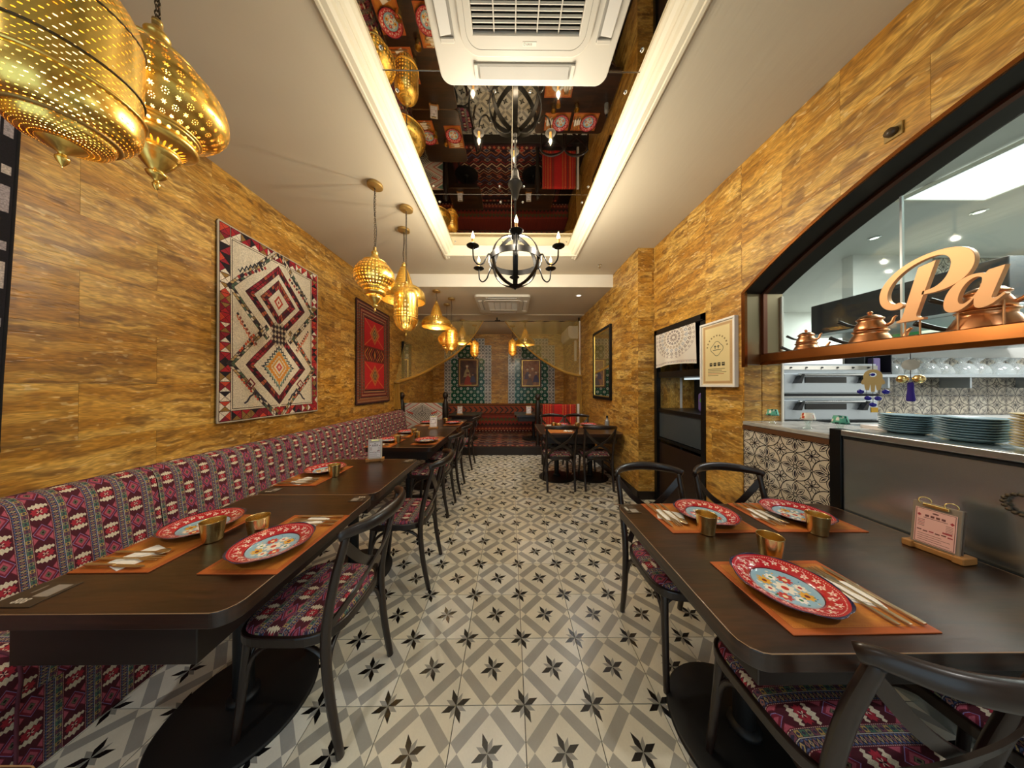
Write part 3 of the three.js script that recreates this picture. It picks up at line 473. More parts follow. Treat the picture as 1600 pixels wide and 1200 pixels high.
{ // deck oven
  const t = thing('deck_oven', 'two-deck stainless steel oven at the far side of the kitchen', 'oven', [0, 0, 0]);
  part('body', box(1.02, 0.84, 0.3), ovenSteel, t, [3.26, 1.22, -2.76]);
  part('control_strip', box(1.0, 0.04, 0.02), whitePlastic, t, [3.26, 1.6, -2.6]); for (let i = 0; i < 6; i++) part('knob', at(cyl(0.008, 0.008, 0.014, 12), 0, 0, 0, Math.PI / 2), blackPlastic, t, [2.86 + i * 0.16, 1.6, -2.585]);
  for (const y of [1.44, 1.17]) {
    const d = part('oven_door', rbox(0.96, 0.2, 0.05, 0.008), ovenSteel, t, [3.26, y, -2.6]);
    part('door_window', box(0.42, 0.06, 0.01), std('#14110c', 0.1), d, [-0.06, 0.035, 0.026]); const hd = part('door_handle', limb([[-0.36, 0.085, 0.05], [0.3, 0.085, 0.05]], 0.014, 4, 10), chrome, d); hd.castShadow = true;
    for (const x of [-0.36, 0.3]) part('handle_bracket', extr(poly([[-0.03, 0], [0.03, 0.09], [0.05, 0.09], [0.02, 0]]), 0.05), blackPlastic, d, [x - 0.01, 0.0, 0.02]);
    part('seam', box(1.02, 0.02, 0.03), shadowBlack, t, [3.26, y - 0.118, -2.605]); part('trim_rail', rbox(1.02, 0.022, 0.05, 0.006), chrome, t, [3.26, y - 0.14, -2.6]);
  }
  part('warning_plate', box(0.07, 0.05, 0.004), std('#c99a1c', 0.5), t, [3.70, 1.17, -2.573]);
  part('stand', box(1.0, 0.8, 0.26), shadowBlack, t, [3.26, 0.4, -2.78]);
}
{ // shelf with glassware, hood, small kitchen things
  const s = thing('glass_shelf', 'dark steel shelf carrying upturned glassware along the tiled kitchen wall', 'shelf', [0, 0, 0]); part('shelf_board', rbox(2.36, 0.03, 0.26, 0.004), ovenSteel, s, [4.97, 1.52, -2.81]); for (const x of [4.1, 5.0, 5.9]) part('bracket', box(0.02, 0.12, 0.2), ovenSteel, s, [x, 1.45, -2.84]);
  const g = lathe(smoothProfile([[0.055, 0], [0.058, 0.02], [0.05, 0.06], [0.03, 0.09], [0.012, 0.1], [0.03, 0.13], [0.034, 0.14], [0, 0.141]], 24), 20);
  const row = ['first', 'second', 'third', 'fourth', 'fifth', 'sixth', 'seventh', 'eighth', 'ninth', 'tenth', 'eleventh', 'twelfth', 'thirteenth', 'fourteenth'];
  const gm = phys({ color: '#f2f6f6', roughness: 0.08, transmission: 0.75, thickness: 0, ior: 1.5 });
  g.scale(1.5, 1.35, 1.5); for (let i = 0; i < 9; i++) solo('ice_cream_glass', `upturned clear dessert glass on the kitchen shelf, ${row[i]} from the left`, 'glass', g, gm, [4.2 + i * 0.205, 1.536, 2.80 + (i % 2) * 0.03], 0, 'upturned dessert glasses on the shelf');
  const h = thing('extractor_hood', 'long black extractor hood hanging in the kitchen behind the letters', 'hood', [0, 0, 0]); part('canopy', rbox(0.62, 0.34, 1.18, 0.006), std('#232528', 0.4), h, [3.8, 2.16, -2.35]); part('lip', rbox(0.66, 0.03, 1.2, 0.006), ovenSteel, h, [3.8, 1.98, -2.345]); 
  const k = thing('spice_box', 'black open box with a purple packet beside the oven', 'box', [0, 0, 0]); part('case', merge([at(box(0.3, 0.02, 0.16), 0, 0, 0), at(box(0.3, 0.26, 0.01), 0, 0.13, -0.075), at(box(0.01, 0.26, 0.16), -0.145, 0.13, 0), at(box(0.01, 0.26, 0.16), 0.145, 0.13, 0)]), std('#1b1c20', 0.5), k, [3.94, 1.546, -2.79]); part('packet', rbox(0.08, 0.16, 0.05, 0.01), std('#7b6ba0', 0.5), k, [3.98, 1.636, -2.77]); part('leaf_label', rbox(0.09, 0.05, 0.05, 0.01), std('#3f8a3a', 0.6), k, [3.88, 1.77, -2.77]);
  const bx = thing('green_crate', 'green and white bottles box on the kitchen wall shelf behind the letters', 'crate', [0, 0, 0]); part('crate_body', rbox(0.42, 0.22, 0.2, 0.01), std('#2f9a55', 0.5), bx, [4.62, 1.99, -2.82]); part('label_band', box(0.2, 0.14, 0.006), std('#e6e2cc', 0.5), bx, [4.52, 2.0, -2.717]);
  solo('wall_shelf', 'steel wall shelf under the green crate in the kitchen', 'shelf', rbox(1.6, 0.03, 0.28, 0.004), steel, [5.0, 1.865, 2.8]);
  const c = thing('dome_camera', 'white dome security camera on the kitchen ceiling', 'camera', [3.15, 2.94, 2.35]); part('base', lathe([[0, 0], [0.06, 0], [0.062, -0.02], [0.05, -0.03], [0, -0.03]], 24), whitePlastic, c); part('dome', at(sph(0.042, 18, 12), 0, -0.035, 0), blackPlastic, c);
}
{ // kitchen light panel, two unseen panels added to brighten the kitchen, and spots
  for (const [label, px, pd, pw] of [['large bright white light panel in the kitchen ceiling', 3.5, 1.35, 60], ['unseen fill light panel added farther right in the kitchen ceiling', 5.1, 1.1, 55], ['unseen fill light panel added in the back room of the kitchen', 6.75, 4.2, 60]]) {
  const t = thing('kitchen_light_panel', label, 'ceiling light', [px, 2.925, pd]); part('frame', at(ringGeo(0.72, 1.42, 0.03, 0.02), 0, 0, 0, Math.PI / 2), whitePlastic, t, [0, 0.005, 0]); part('diffuser', box(0.66, 0.012, 1.36), std('#ffffff', 0.5, 0, { emissive: new THREE.Color(0.95, 0.98, 1), emissiveIntensity: 3.2 }), t, [0, 0.0, 0]);
  t.add(lampArea(0, -0.02, 0, 0.62, 1.3, COOL, pw, [0, -5, 0])); t.children[t.children.length - 1].rotation.set(-Math.PI / 2, 0, 0); }
  const names = ['by the left jamb', 'behind the top of the letter P', 'right of the letter P top', 'over the hood', 'near the light panel corner'];
  [[3.2, 1.9], [4.1, 2.2], [4.9, 2.3], [3.75, 2.6], [5.6, 2.2]].forEach(([x, d], i) => { const s = thing('kitchen_spotlight', `small recessed spotlight in the kitchen ceiling, ${names[i]}`, 'spotlight', [x, 2.94, d], 0, 'kitchen spotlights'); part('ring', lathe([[0.03, 0], [0.045, 0], [0.045, -0.008], [0.03, -0.01]], 20), chrome, s); part('lamp_face', at(cyl(0.03, 0.03, 0.006, 18), 0, -0.003, 0), std('#ffffff', 0.5, 0, { emissive: new THREE.Color(1, 0.93, 0.8), emissiveIntensity: 6 }), s); });
}
// ---------- banquette ----------
{
  const t = thing('banquette', 'long wall banquette upholstered in red and navy kilim weave', 'banquette', [XL, 0, 0]);
  const back = [[0.002, 0.30], [0.24, 0.30], [0.235, 0.46], [0.19, 0.78], [0.175, 0.86], [0.15, 0.905], [0.115, 0.925], [0.07, 0.93], [0.03, 0.922], [0.002, 0.90]];
  const seat = [[0.2, 0.30], [0.545, 0.30], [0.553, 0.36], [0.55, 0.41], [0.535, 0.445], [0.50, 0.465], [0.44, 0.472], [0.2, 0.472]];
  const base = [[0.02, 0.0], [0.535, 0.0], [0.538, 0.298], [0.02, 0.298]];
  const bs = [-1.0, 0.3, 1.55, 2.8, 4.05, 5.17];
  for (let i = 0; i + 1 < bs.length; i++) part('backrest', uvScale(sweep(back, bs[i + 1] - bs[i] - 0.006, 1.2), 1, 1, rnd(), 0.06), kilim, t, [0, 0, -bs[i + 1] + 0.003]);
  const ss = [-1.0, 0.93, 2.2, 3.45, 5.17];
  for (let i = 0; i + 1 < ss.length; i++) { const l = ss[i + 1] - ss[i] - 0.006; part('seat', uvScale(sweep(seat, l, 1.2), 1, 1, 0, 0.1), kilim, t, [0, 0, -ss[i + 1] + 0.003]); part('base_panel', uvScale(sweep(base, l, 0.5), 1, 1, 0.02, 0), kilim, t, [0, 0, -ss[i + 1] + 0.003]); part('piping', tube([[0.54, 0.01, 0], [0.545, 0.3, 0], [0.556, 0.38, 0], [0.54, 0.45, 0], [0.49, 0.473, 0], [0.25, 0.474, 0]], 0.005, 30, 6), std('#5d2836', 0.9), t, [0, 0, -ss[i + 1] + 0.004]); }
}
// ---------- tables ----------
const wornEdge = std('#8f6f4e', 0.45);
function table(label, x0, x1, d0, d1, cols, o = {}) {
  const w = x1 - x0, l = d1 - d0, y = o.y ?? 0.75, f = o.floor ?? 0, t = thing('dining_table', label, 'table', [(x0 + x1) / 2, f, (d0 + d1) / 2], 0, o.group);
  const h = y - f, top = extr(rrect(w, l, 0.06), 0.042, 0.003, 10); top.rotateX(-Math.PI / 2); part('tabletop', top, tableWood, t, [0, h - 0.045, 0]);
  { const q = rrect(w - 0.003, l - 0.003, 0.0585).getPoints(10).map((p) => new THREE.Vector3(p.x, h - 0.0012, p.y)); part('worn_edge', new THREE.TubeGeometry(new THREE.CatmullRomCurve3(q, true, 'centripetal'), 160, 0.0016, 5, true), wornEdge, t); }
  const [al, ar, an, af, ah] = o.apron ?? [0.08, 0.08, 0.06, 0.06, 0.1];
  part('apron', rbox(w - al - ar, ah, l - an - af, 0.004), darkWood, t, [(al - ar) / 2, h - 0.05 - ah / 2, (af - an) / 2]);
  const base = lathe([[0, 0.036], [0.05, 0.036], [0.06, 0.03], [0.2, 0.022], [0.262, 0.014], [0.27, 0.006], [0.27, 0], [0, 0]], 48);
  for (const [cx, cd] of cols) {
    part('column', cyl(0.036, 0.036, h - 0.15 - 0.02, 24), castIron, t, [cx - (x0 + x1) / 2, (h - 0.15) / 2 + 0.015, -(cd - (d0 + d1) / 2)]);
    part('collar', lathe([[0.036, 0], [0.055, 0.002], [0.055, 0.02], [0.036, 0.03]], 24), castIron, t, [cx - (x0 + x1) / 2, 0.03, -(cd - (d0 + d1) / 2)]);
    part('foot_disc', base, castIron, t, [cx - (x0 + x1) / 2, 0, -(cd - (d0 + d1) / 2)]);
  }
  return t;
}
const XA = -1.58, XB = -0.83;
table('dark wood table beside the banquette, cut off at the bottom left corner', XA, -0.79, -0.3, 0.462, [[-1.2, 0.08]]);
table('nearest whole dark wood table along the banquette, laid for two', XA, XB, 0.762, 1.578, [[-1.19, 1.16]], { apron: [0.02, 0.15, 0.05, 0.05, 0.155] });
table('second dark wood table along the banquette, laid for one', XA, XB, 1.584, 2.335, [[-1.19, 1.96]]);
table('long dark wood table by the middle of the banquette, laid for three', XA, XB, 2.76, 4.04, [[-1.2, 3.05], [-1.2, 3.75]]);
table('fourth dark wood table by the banquette before the woven divider', XA, XB, 4.05, 5.0, [[-1.2, 4.5]]);
table('large dark wood table in the right foreground before the steel counter', 0.595, 1.785, 0.636, 1.44, [[0.95, 1.04], [1.46, 1.04]]);
table('dark wood table for four against the right wall near the mirror', 0.42, 1.58, 3.52, 4.42, [[0.72, 3.97], [1.24, 3.97]]);
table('low dark table on the left of the rear platform', -1.38, -0.66, 5.65, 6.35, [[-1.02, 6.0]], { floor: 0.178, y: 0.76 });
table('low dark table on the right of the rear platform', 0.1, 1.0, 5.65, 6.35, [[0.55, 6.0]], { floor: 0.178, y: 0.76 });
// ---------- chairs: bentwood cross-back with woven seat; local -z is the front ----------
function makeChair(label) {
  const t = thing('dining_chair', label, 'chair', [0, 0, 0]);
  const post = (s) => limb([[s * 0.185, 0.0, 0.255], [s * 0.188, 0.22, 0.215], [s * 0.192, 0.45, 0.2], [s * 0.198, 0.66, 0.235], [s * 0.2, 0.845, 0.285]], (q) => 0.0145 + 0.0035 * Math.sin(q * Math.PI), 26, 12);
  const fleg = (s) => limb([[s * 0.165, 0.43, -0.135], [s * 0.17, 0.3, -0.145], [s * 0.182, 0.0, -0.175]], (q) => 0.0175 - 0.004 * q, 14, 12);
  for (const s of [-1, 1]) { part('rear_leg', post(s), chairWood, t); part('front_leg', fleg(s), chairWood, t); }
  // seat ring and pad: rounded trapezoid
  const out = (k) => { const s = new THREE.Shape(); const n = 48; for (let i = 0; i <= n; i++) { const a = i / n * TAU, e = 0.55, c = Math.cos(a), q = Math.sin(a), x = Math.sign(c) * Math.abs(c) ** e * 0.2 * (1 + 0.08 * q) * k, y = Math.sign(q) * Math.abs(q) ** e * 0.2 * k; i ? s.lineTo(x, y) : s.moveTo(x, y); } return s; };
  const ring = extr(out(1.04), 0.028, 0.006); ring.rotateX(-Math.PI / 2); part('seat_frame', ring, chairWood, t, [0, 0.425, 0.02]);
  const padPts = []; const n = 40, m = 8;
  const pad = surface((u, v) => { const a = u * TAU, e = 0.55, c = Math.cos(a), q = Math.sin(a), r = Math.min(1, v * 1.02); const k = v < 0.82 ? v / 0.82 * 0.93 : 0.93 + 0.07 * Math.sin((v - 0.82) / 0.18 * Math.PI / 2), y = v < 0.82 ? 0.030 - 0.008 * (v / 0.82) ** 2 : 0.022 * Math.cos((v - 0.82) / 0.18 * Math.PI / 2); return [Math.sign(c) * Math.abs(c) ** e * 0.198 * (1 + 0.08 * q) * k, y, -Math.sign(q) * Math.abs(q) ** e * 0.198 * k]; }, n, 14);
  uvPlanar(pad, 2, 0, 1, 0.06, 0.02); part('seat_pad', pad, kilim, t, [0, 0.452, 0.02]);
  // top rail bowed backwards, wrapping past the posts
  const rail = limb([[-0.218, 0.853, 0.268], [-0.203, 0.862, 0.288], [-0.13, 0.869, 0.346], [0, 0.874, 0.374], [0.13, 0.869, 0.346], [0.203, 0.862, 0.288], [0.218, 0.853, 0.268]], (q) => 0.0145 + 0.0065 * Math.sin(q * Math.PI), 32, 12, 1.35, 0.85);
  part('top_rail', rail, chairWood, t);
  for (const s of [-1, 1]) part('cross_strap', band([[s * 0.195, 0.81, 0.275], [s * 0.1, 0.70, 0.285 + 0.006 * s], [0, 0.625, 0.272 + 0.006 * s], [-s * 0.1, 0.56, 0.245 + 0.006 * s], [-s * 0.17, 0.47, 0.195]], 0.034, 0.007, [0, 1, 0.3], 24), chairWood, t);
  for (const s of [-1, 1]) { // bent brackets under the seat
    part('bracket', limb([[s * 0.182, 0.25, 0.212], [s * 0.176, 0.36, 0.18], [s * 0.17, 0.405, 0.09], [s * 0.165, 0.405, -0.02], [s * 0.168, 0.35, -0.11], [s * 0.174, 0.24, -0.15]], 0.0095, 24, 8), chairWood, t);
  }
  part('bracket', limb([[-0.178, 0.25, -0.15], [-0.15, 0.37, -0.125], [-0.05, 0.408, -0.115], [0.05, 0.408, -0.115], [0.15, 0.37, -0.125], [0.178, 0.25, -0.15]], 0.0095, 24, 8), chairWood, t);
  part('bracket', limb([[-0.186, 0.25, 0.21], [-0.15, 0.37, 0.19], [-0.05, 0.41, 0.18], [0.05, 0.41, 0.18], [0.15, 0.37, 0.19], [0.186, 0.25, 0.21]], 0.0095, 24, 8), chairWood, t);
  return t;
}
{
  const H = Math.PI / 2;
  const spots = [
    [-0.895, 1.19, H - 0.05, 'nearest cross-back chair on the aisle side of the banquette tables'],
    [-0.83, 1.97, H + 0.04, 'second cross-back chair along the aisle, at the second banquette table'],
    [-0.92, 2.95, H, 'third cross-back chair along the aisle, at the long banquette table'],
    [-0.905, 3.52, H + 0.03, 'fourth cross-back chair along the aisle, at the long banquette table'],
    [-0.89, 4.48, H, 'farthest cross-back chair along the aisle, before the rear platform'],
    [0.90, 1.365, Math.PI + 0.03, 'cross-back chair behind the right foreground table, left one of two'],
    [1.385, 1.35, Math.PI - 0.03, 'cross-back chair behind the right foreground table, in front of the tiled counter'],
    [0.95, 0.815, 0.02, 'cross-back chair in the bottom right corner, back towards the viewer'],
    [1.52, 0.80, -0.05, 'cross-back chair at the right edge, mostly hidden under the foreground table'],
    [0.68, 3.67, 0.02, 'cross-back chair at the right wall table, near side, left one'],
    [1.205, 3.67, -0.03, 'cross-back chair at the right wall table, near side, against the wall'],
    [0.76, 4.33, Math.PI, 'cross-back chair at the right wall table, far side, left one'],
    [1.2, 4.33, Math.PI, 'cross-back chair at the right wall table, far side, beside the wall'],
  ];
  const c0 = makeChair(spots[0][3]);
  spots.forEach(([x, d, a, label], i) => { if (i) copy(c0, [x, 0, d], a, label); else { c0.position.set(x, 0, -d); c0.rotation.y = a; } });
}
// ---------- table ware ----------
const plateTex = canvasTex(512, 512, (c, w) => {
  const m = w / 2; rect(c, 0, 0, w, w, '#1d1840'); c.beginPath(); c.arc(m, m, 247, 0, TAU); c.fillStyle = '#b3202c'; c.fill();
  for (let k = 0; k < 26; k++) { const a = k * TAU / 26, r = k % 2 ? 205 : 186, x = m + Math.cos(a) * r, y = m + Math.sin(a) * r; for (let j = 0; j < 5; j++) { const b = j * TAU / 5 + a; c.beginPath(); c.ellipse(x + Math.cos(b) * 11, y + Math.sin(b) * 11, 8, 5, b, 0, TAU); c.fillStyle = j % 2 ? '#f1e3d2' : '#e7b7b0'; c.fill(); } c.strokeStyle = '#f3e6da'; c.lineWidth = 3; c.beginPath(); c.arc(m + Math.cos(a + 0.12) * 200, m + Math.sin(a + 0.12) * 200, 17, a, a + 2.6); c.stroke(); }
  for (let k = 0; k < 120; k++) { const a = k * TAU / 120; c.beginPath(); c.arc(m + Math.cos(a) * 232, m + Math.sin(a) * 232, 2.6, 0, TAU); c.fillStyle = '#f0d9cf'; c.fill(); }
  c.beginPath(); c.arc(m, m, 158, 0, TAU); c.fillStyle = '#8fb4c8'; c.fill(); c.lineWidth = 5; c.strokeStyle = '#5b1220'; c.stroke();
  const fl = (x, y, r, p, q) => { for (let j = 0; j < 8; j++) { const b = j * TAU / 8; c.beginPath(); c.ellipse(x + Math.cos(b) * r * 0.6, y + Math.sin(b) * r * 0.6, r * 0.42, r * 0.26, b, 0, TAU); c.fillStyle = p; c.fill(); } c.beginPath(); c.arc(x, y, r * 0.34, 0, TAU); c.fillStyle = q; c.fill(); };
  for (let k = 0; k < 60; k++) { const a = rnd() * TAU, r = Math.sqrt(rnd()) * 140; c.beginPath(); c.ellipse(m + Math.cos(a) * r, m + Math.sin(a) * r, rr(5, 14), rr(3, 6), rnd() * 3, 0, TAU); c.fillStyle = ['#2f6b4a', '#e9e2c9', '#d9a23a', '#4a7fa8', '#cfd9d6'][k % 5]; c.fill(); }
  fl(m, m, 52, '#efe7d6', '#c33a2e'); for (let k = 0; k < 8; k++) fl(m + Math.cos(k * TAU / 8) * 90, m + Math.sin(k * TAU / 8) * 90, k % 2 ? 30 : 36, ['#c0372f', '#f0e6d2', '#e0a63c', '#efe9e0'][k % 4], ['#f2e3b0', '#b8323a', '#7a2a20', '#3f7d4e'][k % 4]);
});
const plateGlaze = phys({ map: plateTex, roughness: 0.16, clearcoat: 0.6, clearcoatRoughness: 0.08 });
const plateShape = (() => {
  const prof = smoothProfile([[0.001, 0.006], [0.05, 0.006], [0.078, 0.009], [0.092, 0.018], [0.115, 0.025], [0.133, 0.031], [0.1355, 0.0295], [0.115, 0.02], [0.09, 0.009], [0.07, 0.0], [0.001, 0.0]], 36);
  const g = surface((u, v) => { const p = prof[Math.round(v * 36)], a = -u * TAU, k = 1 + 0.022 * sstep(0.09, 0.135, p[0]) * (Math.abs(Math.cos(a * 4)) * 2 - 1.2); return [p[0] * k * Math.cos(a), p[1], p[0] * k * Math.sin(a)]; }, 96, 36);
  const pos = g.attributes.position, uv = g.attributes.uv; for (let i = 0; i < pos.count; i++) { const under = Math.floor(i / 97) > 20; const s = under ? 0 : 1 / 0.272; uv.setXY(i, under ? 0.002 : 0.5 + pos.getX(i) * s, under ? 0.002 : 0.5 - pos.getZ(i) * s); } return g;
})();
const cupShape = lathe([[0, 0.001], [0.028, 0], [0.0315, 0.003], [0.0355, 0.04], [0.0366, 0.0405], [0.0362, 0.0425], [0.0405, 0.084], [0.0412, 0.0865], [0.0395, 0.0865], [0.0385, 0.084], [0.034, 0.042], [0.03, 0.006], [0, 0.005]], 40);
const cutBrass = std(new THREE.Color(0.62, 0.5, 0.32), 0.3, 1);
const flat = (sh, t = 0.0022) => { const g = extr(sh, t, 0.0007, 10); g.rotateX(-Math.PI / 2); g.scale(1.15, 1, 1.1); return g; };
function sym(pts) { return poly([...pts, ...pts.slice().reverse().map(([x, y]) => [-x, y])]); }   // outline given for x > 0; y runs away from the sitter
const knifeHandle = flat(sym([[0.0045, -0.105], [0.0065, -0.09], [0.004, -0.04], [0.0042, -0.005]]), 0.004), knifeBlade = flat(poly([[-0.0045, -0.005], [0.006, -0.005], [0.009, 0.03], [0.0085, 0.08], [0.003, 0.105], [-0.004, 0.09]]), 0.0014);
const forkHandle = flat(sym([[0.004, -0.105], [0.0062, -0.09], [0.003, -0.02], [0.003, 0.03]])), forkHead = flat(sym([[0.004, 0.03], [0.0115, 0.048], [0.0125, 0.1], [0.0085, 0.1], [0.0075, 0.06], [0.0045, 0.06], [0.0022, 0.1], [0.0, 0.1]]), 0.0016);
const spoonHandle = flat(sym([[0.004, -0.105], [0.0062, -0.09], [0.0028, -0.02], [0.0035, 0.045]])), spoonBowl = (() => { const g = sph(1, 20, 10); g.scale(0.0165, 0.005, 0.027); return g.translate(0, 0.005, 0); })();
const napkinShape = (() => { const a = flat(poly([[-0.055, -0.045], [0.05, -0.05], [0.055, 0.042], [-0.05, 0.048]]), 0.002), b = at(flat(poly([[-0.05, -0.04], [0.045, -0.045], [-0.046, 0.044]]), 0.002), 0, 0.0035, 0); return merge([a, b]); })();
const matShape = (() => { const g = rbox(0.41, 0.004, 0.285, 0.0018); uvPlanar(g, 0, 2, 1); const u = g.attributes.uv; for (let i = 0; i < u.count; i++) u.setXY(i, 0.5 + u.getX(i) / 0.41, 0.5 - u.getY(i) / 0.285); return g; })();
function setting(x, d, turn, where, o = {}) {
  const y = o.y ?? 0.75, c = Math.cos(turn), s = Math.sin(turn), P = (u, v, h) => [x + u * c - v * s, y + h, d - (-v * c - u * s)], G = 'place settings on the dining tables';
  const put = (u, v, h) => { const X = u, Z = -v; return [x + X * c + Z * s, y + h, d + X * s - Z * c]; };
  const j = (k) => (hash(Math.round(x * 100), Math.round(d * 100), k) - 0.5);
  solo('placemat', `orange leather placemat ${where}`, 'placemat', matShape, matMat, put(0, 0, 0.002), turn + j(1) * 0.03);
  if (!o.noplate) solo('dinner_plate', `red-rimmed floral plate with blue centre ${where}`, 'plate', plateShape, plateGlaze, put(o.pu ?? -0.055, 0.005, 0.0042), turn + j(2) * 2);
  const nu = 0.115, turnN = turn - 0.35 + j(3) * 0.2;
  solo('napkin', `folded white napkin under the cutlery ${where}`, 'napkin', napkinShape, linen, put(nu + 0.01, -0.0, 0.0042), turnN);
  const two = (n, label, a, b, pn, qn, u, tt) => { const t = thing(n, `${label} ${where}`, n.split('_').pop(), put(u, -0.01, 0.0102), turn + tt); part(pn, a, cutBrass, t); part(qn, b, cutBrass, t); };
  two('table_knife', 'brass-toned knife on the napkin', knifeHandle, knifeBlade, 'handle', 'blade', 0.178, j(4) * 0.1); two('table_fork', 'brass-toned fork on the napkin', forkHandle, forkHead, 'handle', 'tines', 0.14, j(5) * 0.12); two('table_spoon', 'brass-toned spoon on the napkin', spoonHandle, at(spoonBowl.clone(), 0, 0, -0.074), 'handle', 'bowl', 0.104, j(6) * 0.12);
  if (!o.nocup) solo('brass_cup', `brass tumbler ${o.cupw ?? ''}${where}`, 'cup', cupShape, brass, put(o.cu ?? 0.05, o.cv ?? 0.165, 0.0006), j(7));
}
{
  const H = Math.PI / 2;
  setting(-0.965, 1.12, H, 'on the aisle side of the nearest banquette table', { pu: -0.06, cu: 0.03, cv: 0.155 });
  setting(-1.435, 1.13, -H, 'on the bench side of the nearest banquette table', { pu: -0.08, cu: 0.01, cv: 0.15 });
  setting(-1.435, 1.92, -H, 'on the bench side of the second banquette table', { pu: -0.08, cu: 0.02, cv: 0.14 });
  setting(-0.98, 3.1, H, 'on the aisle side of the long banquette table', { pu: -0.06, cu: 0.14, cv: 0.19 });
  setting(-1.435, 2.98, -H, 'on the near bench side of the long banquette table', { pu: -0.08, cu: 0.0, cv: 0.13 });
  setting(-1.435, 3.5, -H, 'on the far bench side of the long banquette table', { pu: -0.08, cu: 0.07, cv: 0.15 });
  setting(-0.98, 4.5, H, 'on the aisle side of the fourth banquette table', { cu: 0.05, cv: 0.16 });
  setting(-1.435, 4.42, -H, 'on the bench side of the fourth banquette table', { pu: -0.06, cu: 0.02, cv: 0.15 });
  setting(0.96, 0.825, 0, 'in the right foreground, nearest the viewer', { pu: -0.065, cu: 0.05, cv: 0.165 });
  setting(0.94, 1.298, Math.PI, 'on the far left side of the foreground table', { pu: -0.05, cu: 0.05, cv: 0.14 });
  setting(1.43, 1.3, Math.PI, 'on the far right side of the foreground table', { pu: -0.02, cu: 0.04, cv: 0.15 });
  setting(0.78, 4.22, Math.PI, 'on the far left side of the wall table', { cu: 0.1, cv: 0.24 });
  setting(1.24, 4.22, Math.PI, 'on the far right side of the wall table', { cu: 0.2, cv: 0.26 });
  setting(0.72, 3.72, 0, 'on the near left side of the wall table', { noplate: true, cu: 0.02, cv: 0.18 });
}
// the bottle at the wall
{ const t = thing('pepper_bottle', 'small grey bottle with black cap on the wall table', 'bottle', [1.5, 0.75, 3.95]); part('bottle_body', lathe(smoothProfile([[0, 0], [0.032, 0.001], [0.034, 0.02], [0.034, 0.11], [0.022, 0.14], [0.014, 0.155], [0.014, 0.17], [0, 0.17]]), 24), std('#9a9da0', 0.25, 0.4), t); part('cap', cyl(0.016, 0.017, 0.03, 18), blackPlastic, t, [0, 0.185, 0]); }
// menu cards on little wooden stands
const cardTex = (bg, ink, red) => canvasTex(256, 368, (c, w, h) => {
  rect(c, 0, 0, w, h, bg); c.strokeStyle = ink; c.lineWidth = 4; c.strokeRect(8, 8, w - 16, h - 16);
  c.fillStyle = ink; for (let i = 0; i < 4; i++) c.fillRect(64 + i * 34, 62, 24, 22); rect(c, 54, 94, 150, 5, ink); c.beginPath(); c.ellipse(w / 2, 36, 20, 8, 0, 0, TAU); c.fill();
  for (const [x, y] of [[26, 74], [w - 26, 92]]) dia(c, x, y, 14, 16, red);
  for (let i = 0; i < 5; i++) { rect(c, 20, 120 + i * 16, 44, 5, i % 2 ? red : ink); rect(c, w - 62, 124 + i * 16, 42, 4, ink); }
  for (let i = 0; i < 6; i++) rect(c, 18 + i * 38, 226 + (i % 2) * 5, 30, 12, i % 3 === 2 ? red : ink);
  for (let i = 0; i < 4; i++) rect(c, 24, 268 + i * 22, i % 2 ? 200 : 150, 4, ink); rect(c, w - 80, 196, 58, 16, red);
});
function menuStand(label, pos, turn, tex, rings, k = 1) {
  const t = thing('menu_stand', label, 'menu', pos, turn);
  part('base_bar', rbox(0.135 * k, 0.022, 0.05, 0.004), lightWood, t, [0, 0.011, 0]); for (const s of [-1, 1]) part('base_foot', rbox(0.026, 0.026, 0.07, 0.004), lightWood, t, [s * 0.058 * k, 0.013, 0]);
  const b = part('board', rbox(0.112 * k, 0.172, 0.01, 0.003), std(rings ? '#8a7a68' : '#c9c0b4', 0.5), t, [0, 0.107, 0.004], [-0.12, 0, 0]);
  part('back_board', rbox(0.112 * k, 0.172, 0.006, 0.003), std('#5a4a3c', 0.5), b, [0, 0, -0.014]);
  part('card', box(0.094 * k, 0.138, 0.0015), [std('#d8c8bc', 0.8), std('#d8c8bc', 0.8), std('#d8c8bc', 0.8), std('#d8c8bc', 0.8), std('#ffffff', 0.6, 0, { map: tex }), std('#d8c8bc', 0.8)], b, [0, -0.008, 0.0062]);
  part('clip', rbox(0.06 * k, 0.012, 0.008, 0.002), brass, b, [0, 0.076, 0.008]);
  if (rings) for (const s of [-1, 1]) part('ring', new THREE.TorusGeometry(0.014, 0.0022, 8, 24), brass, b, [s * 0.03, 0.09, 0], [0, 0.5, 0]);
  return t;
}
const cardWhite = cardTex('#e6dfe2', '#54484c', '#8c3a3c'), cardPink = cardTex('#e8b3a4', '#6b3a36', '#a32f35');
menuStand('pink menu card on a ring-bound wooden stand at the steel counter', [1.70, 0.75, 1.01], -Math.PI / 2 + 0.12, cardPink, true);
menuStand('white menu card stand at the far edge of the second banquette table', [-1.195, 0.75, 2.28], 0.3, cardWhite, false);
menuStand('white menu card stand between the long and fourth banquette tables', [-1.19, 0.75, 3.99], 0.15, cardWhite, false);
menuStand('white menu card stand on the left platform table', [-1.13, 0.76, 5.78], 0, cardWhite, false);
menuStand('white menu card stand on the right platform table', [0.42, 0.76, 5.78], 0, cardWhite, false);
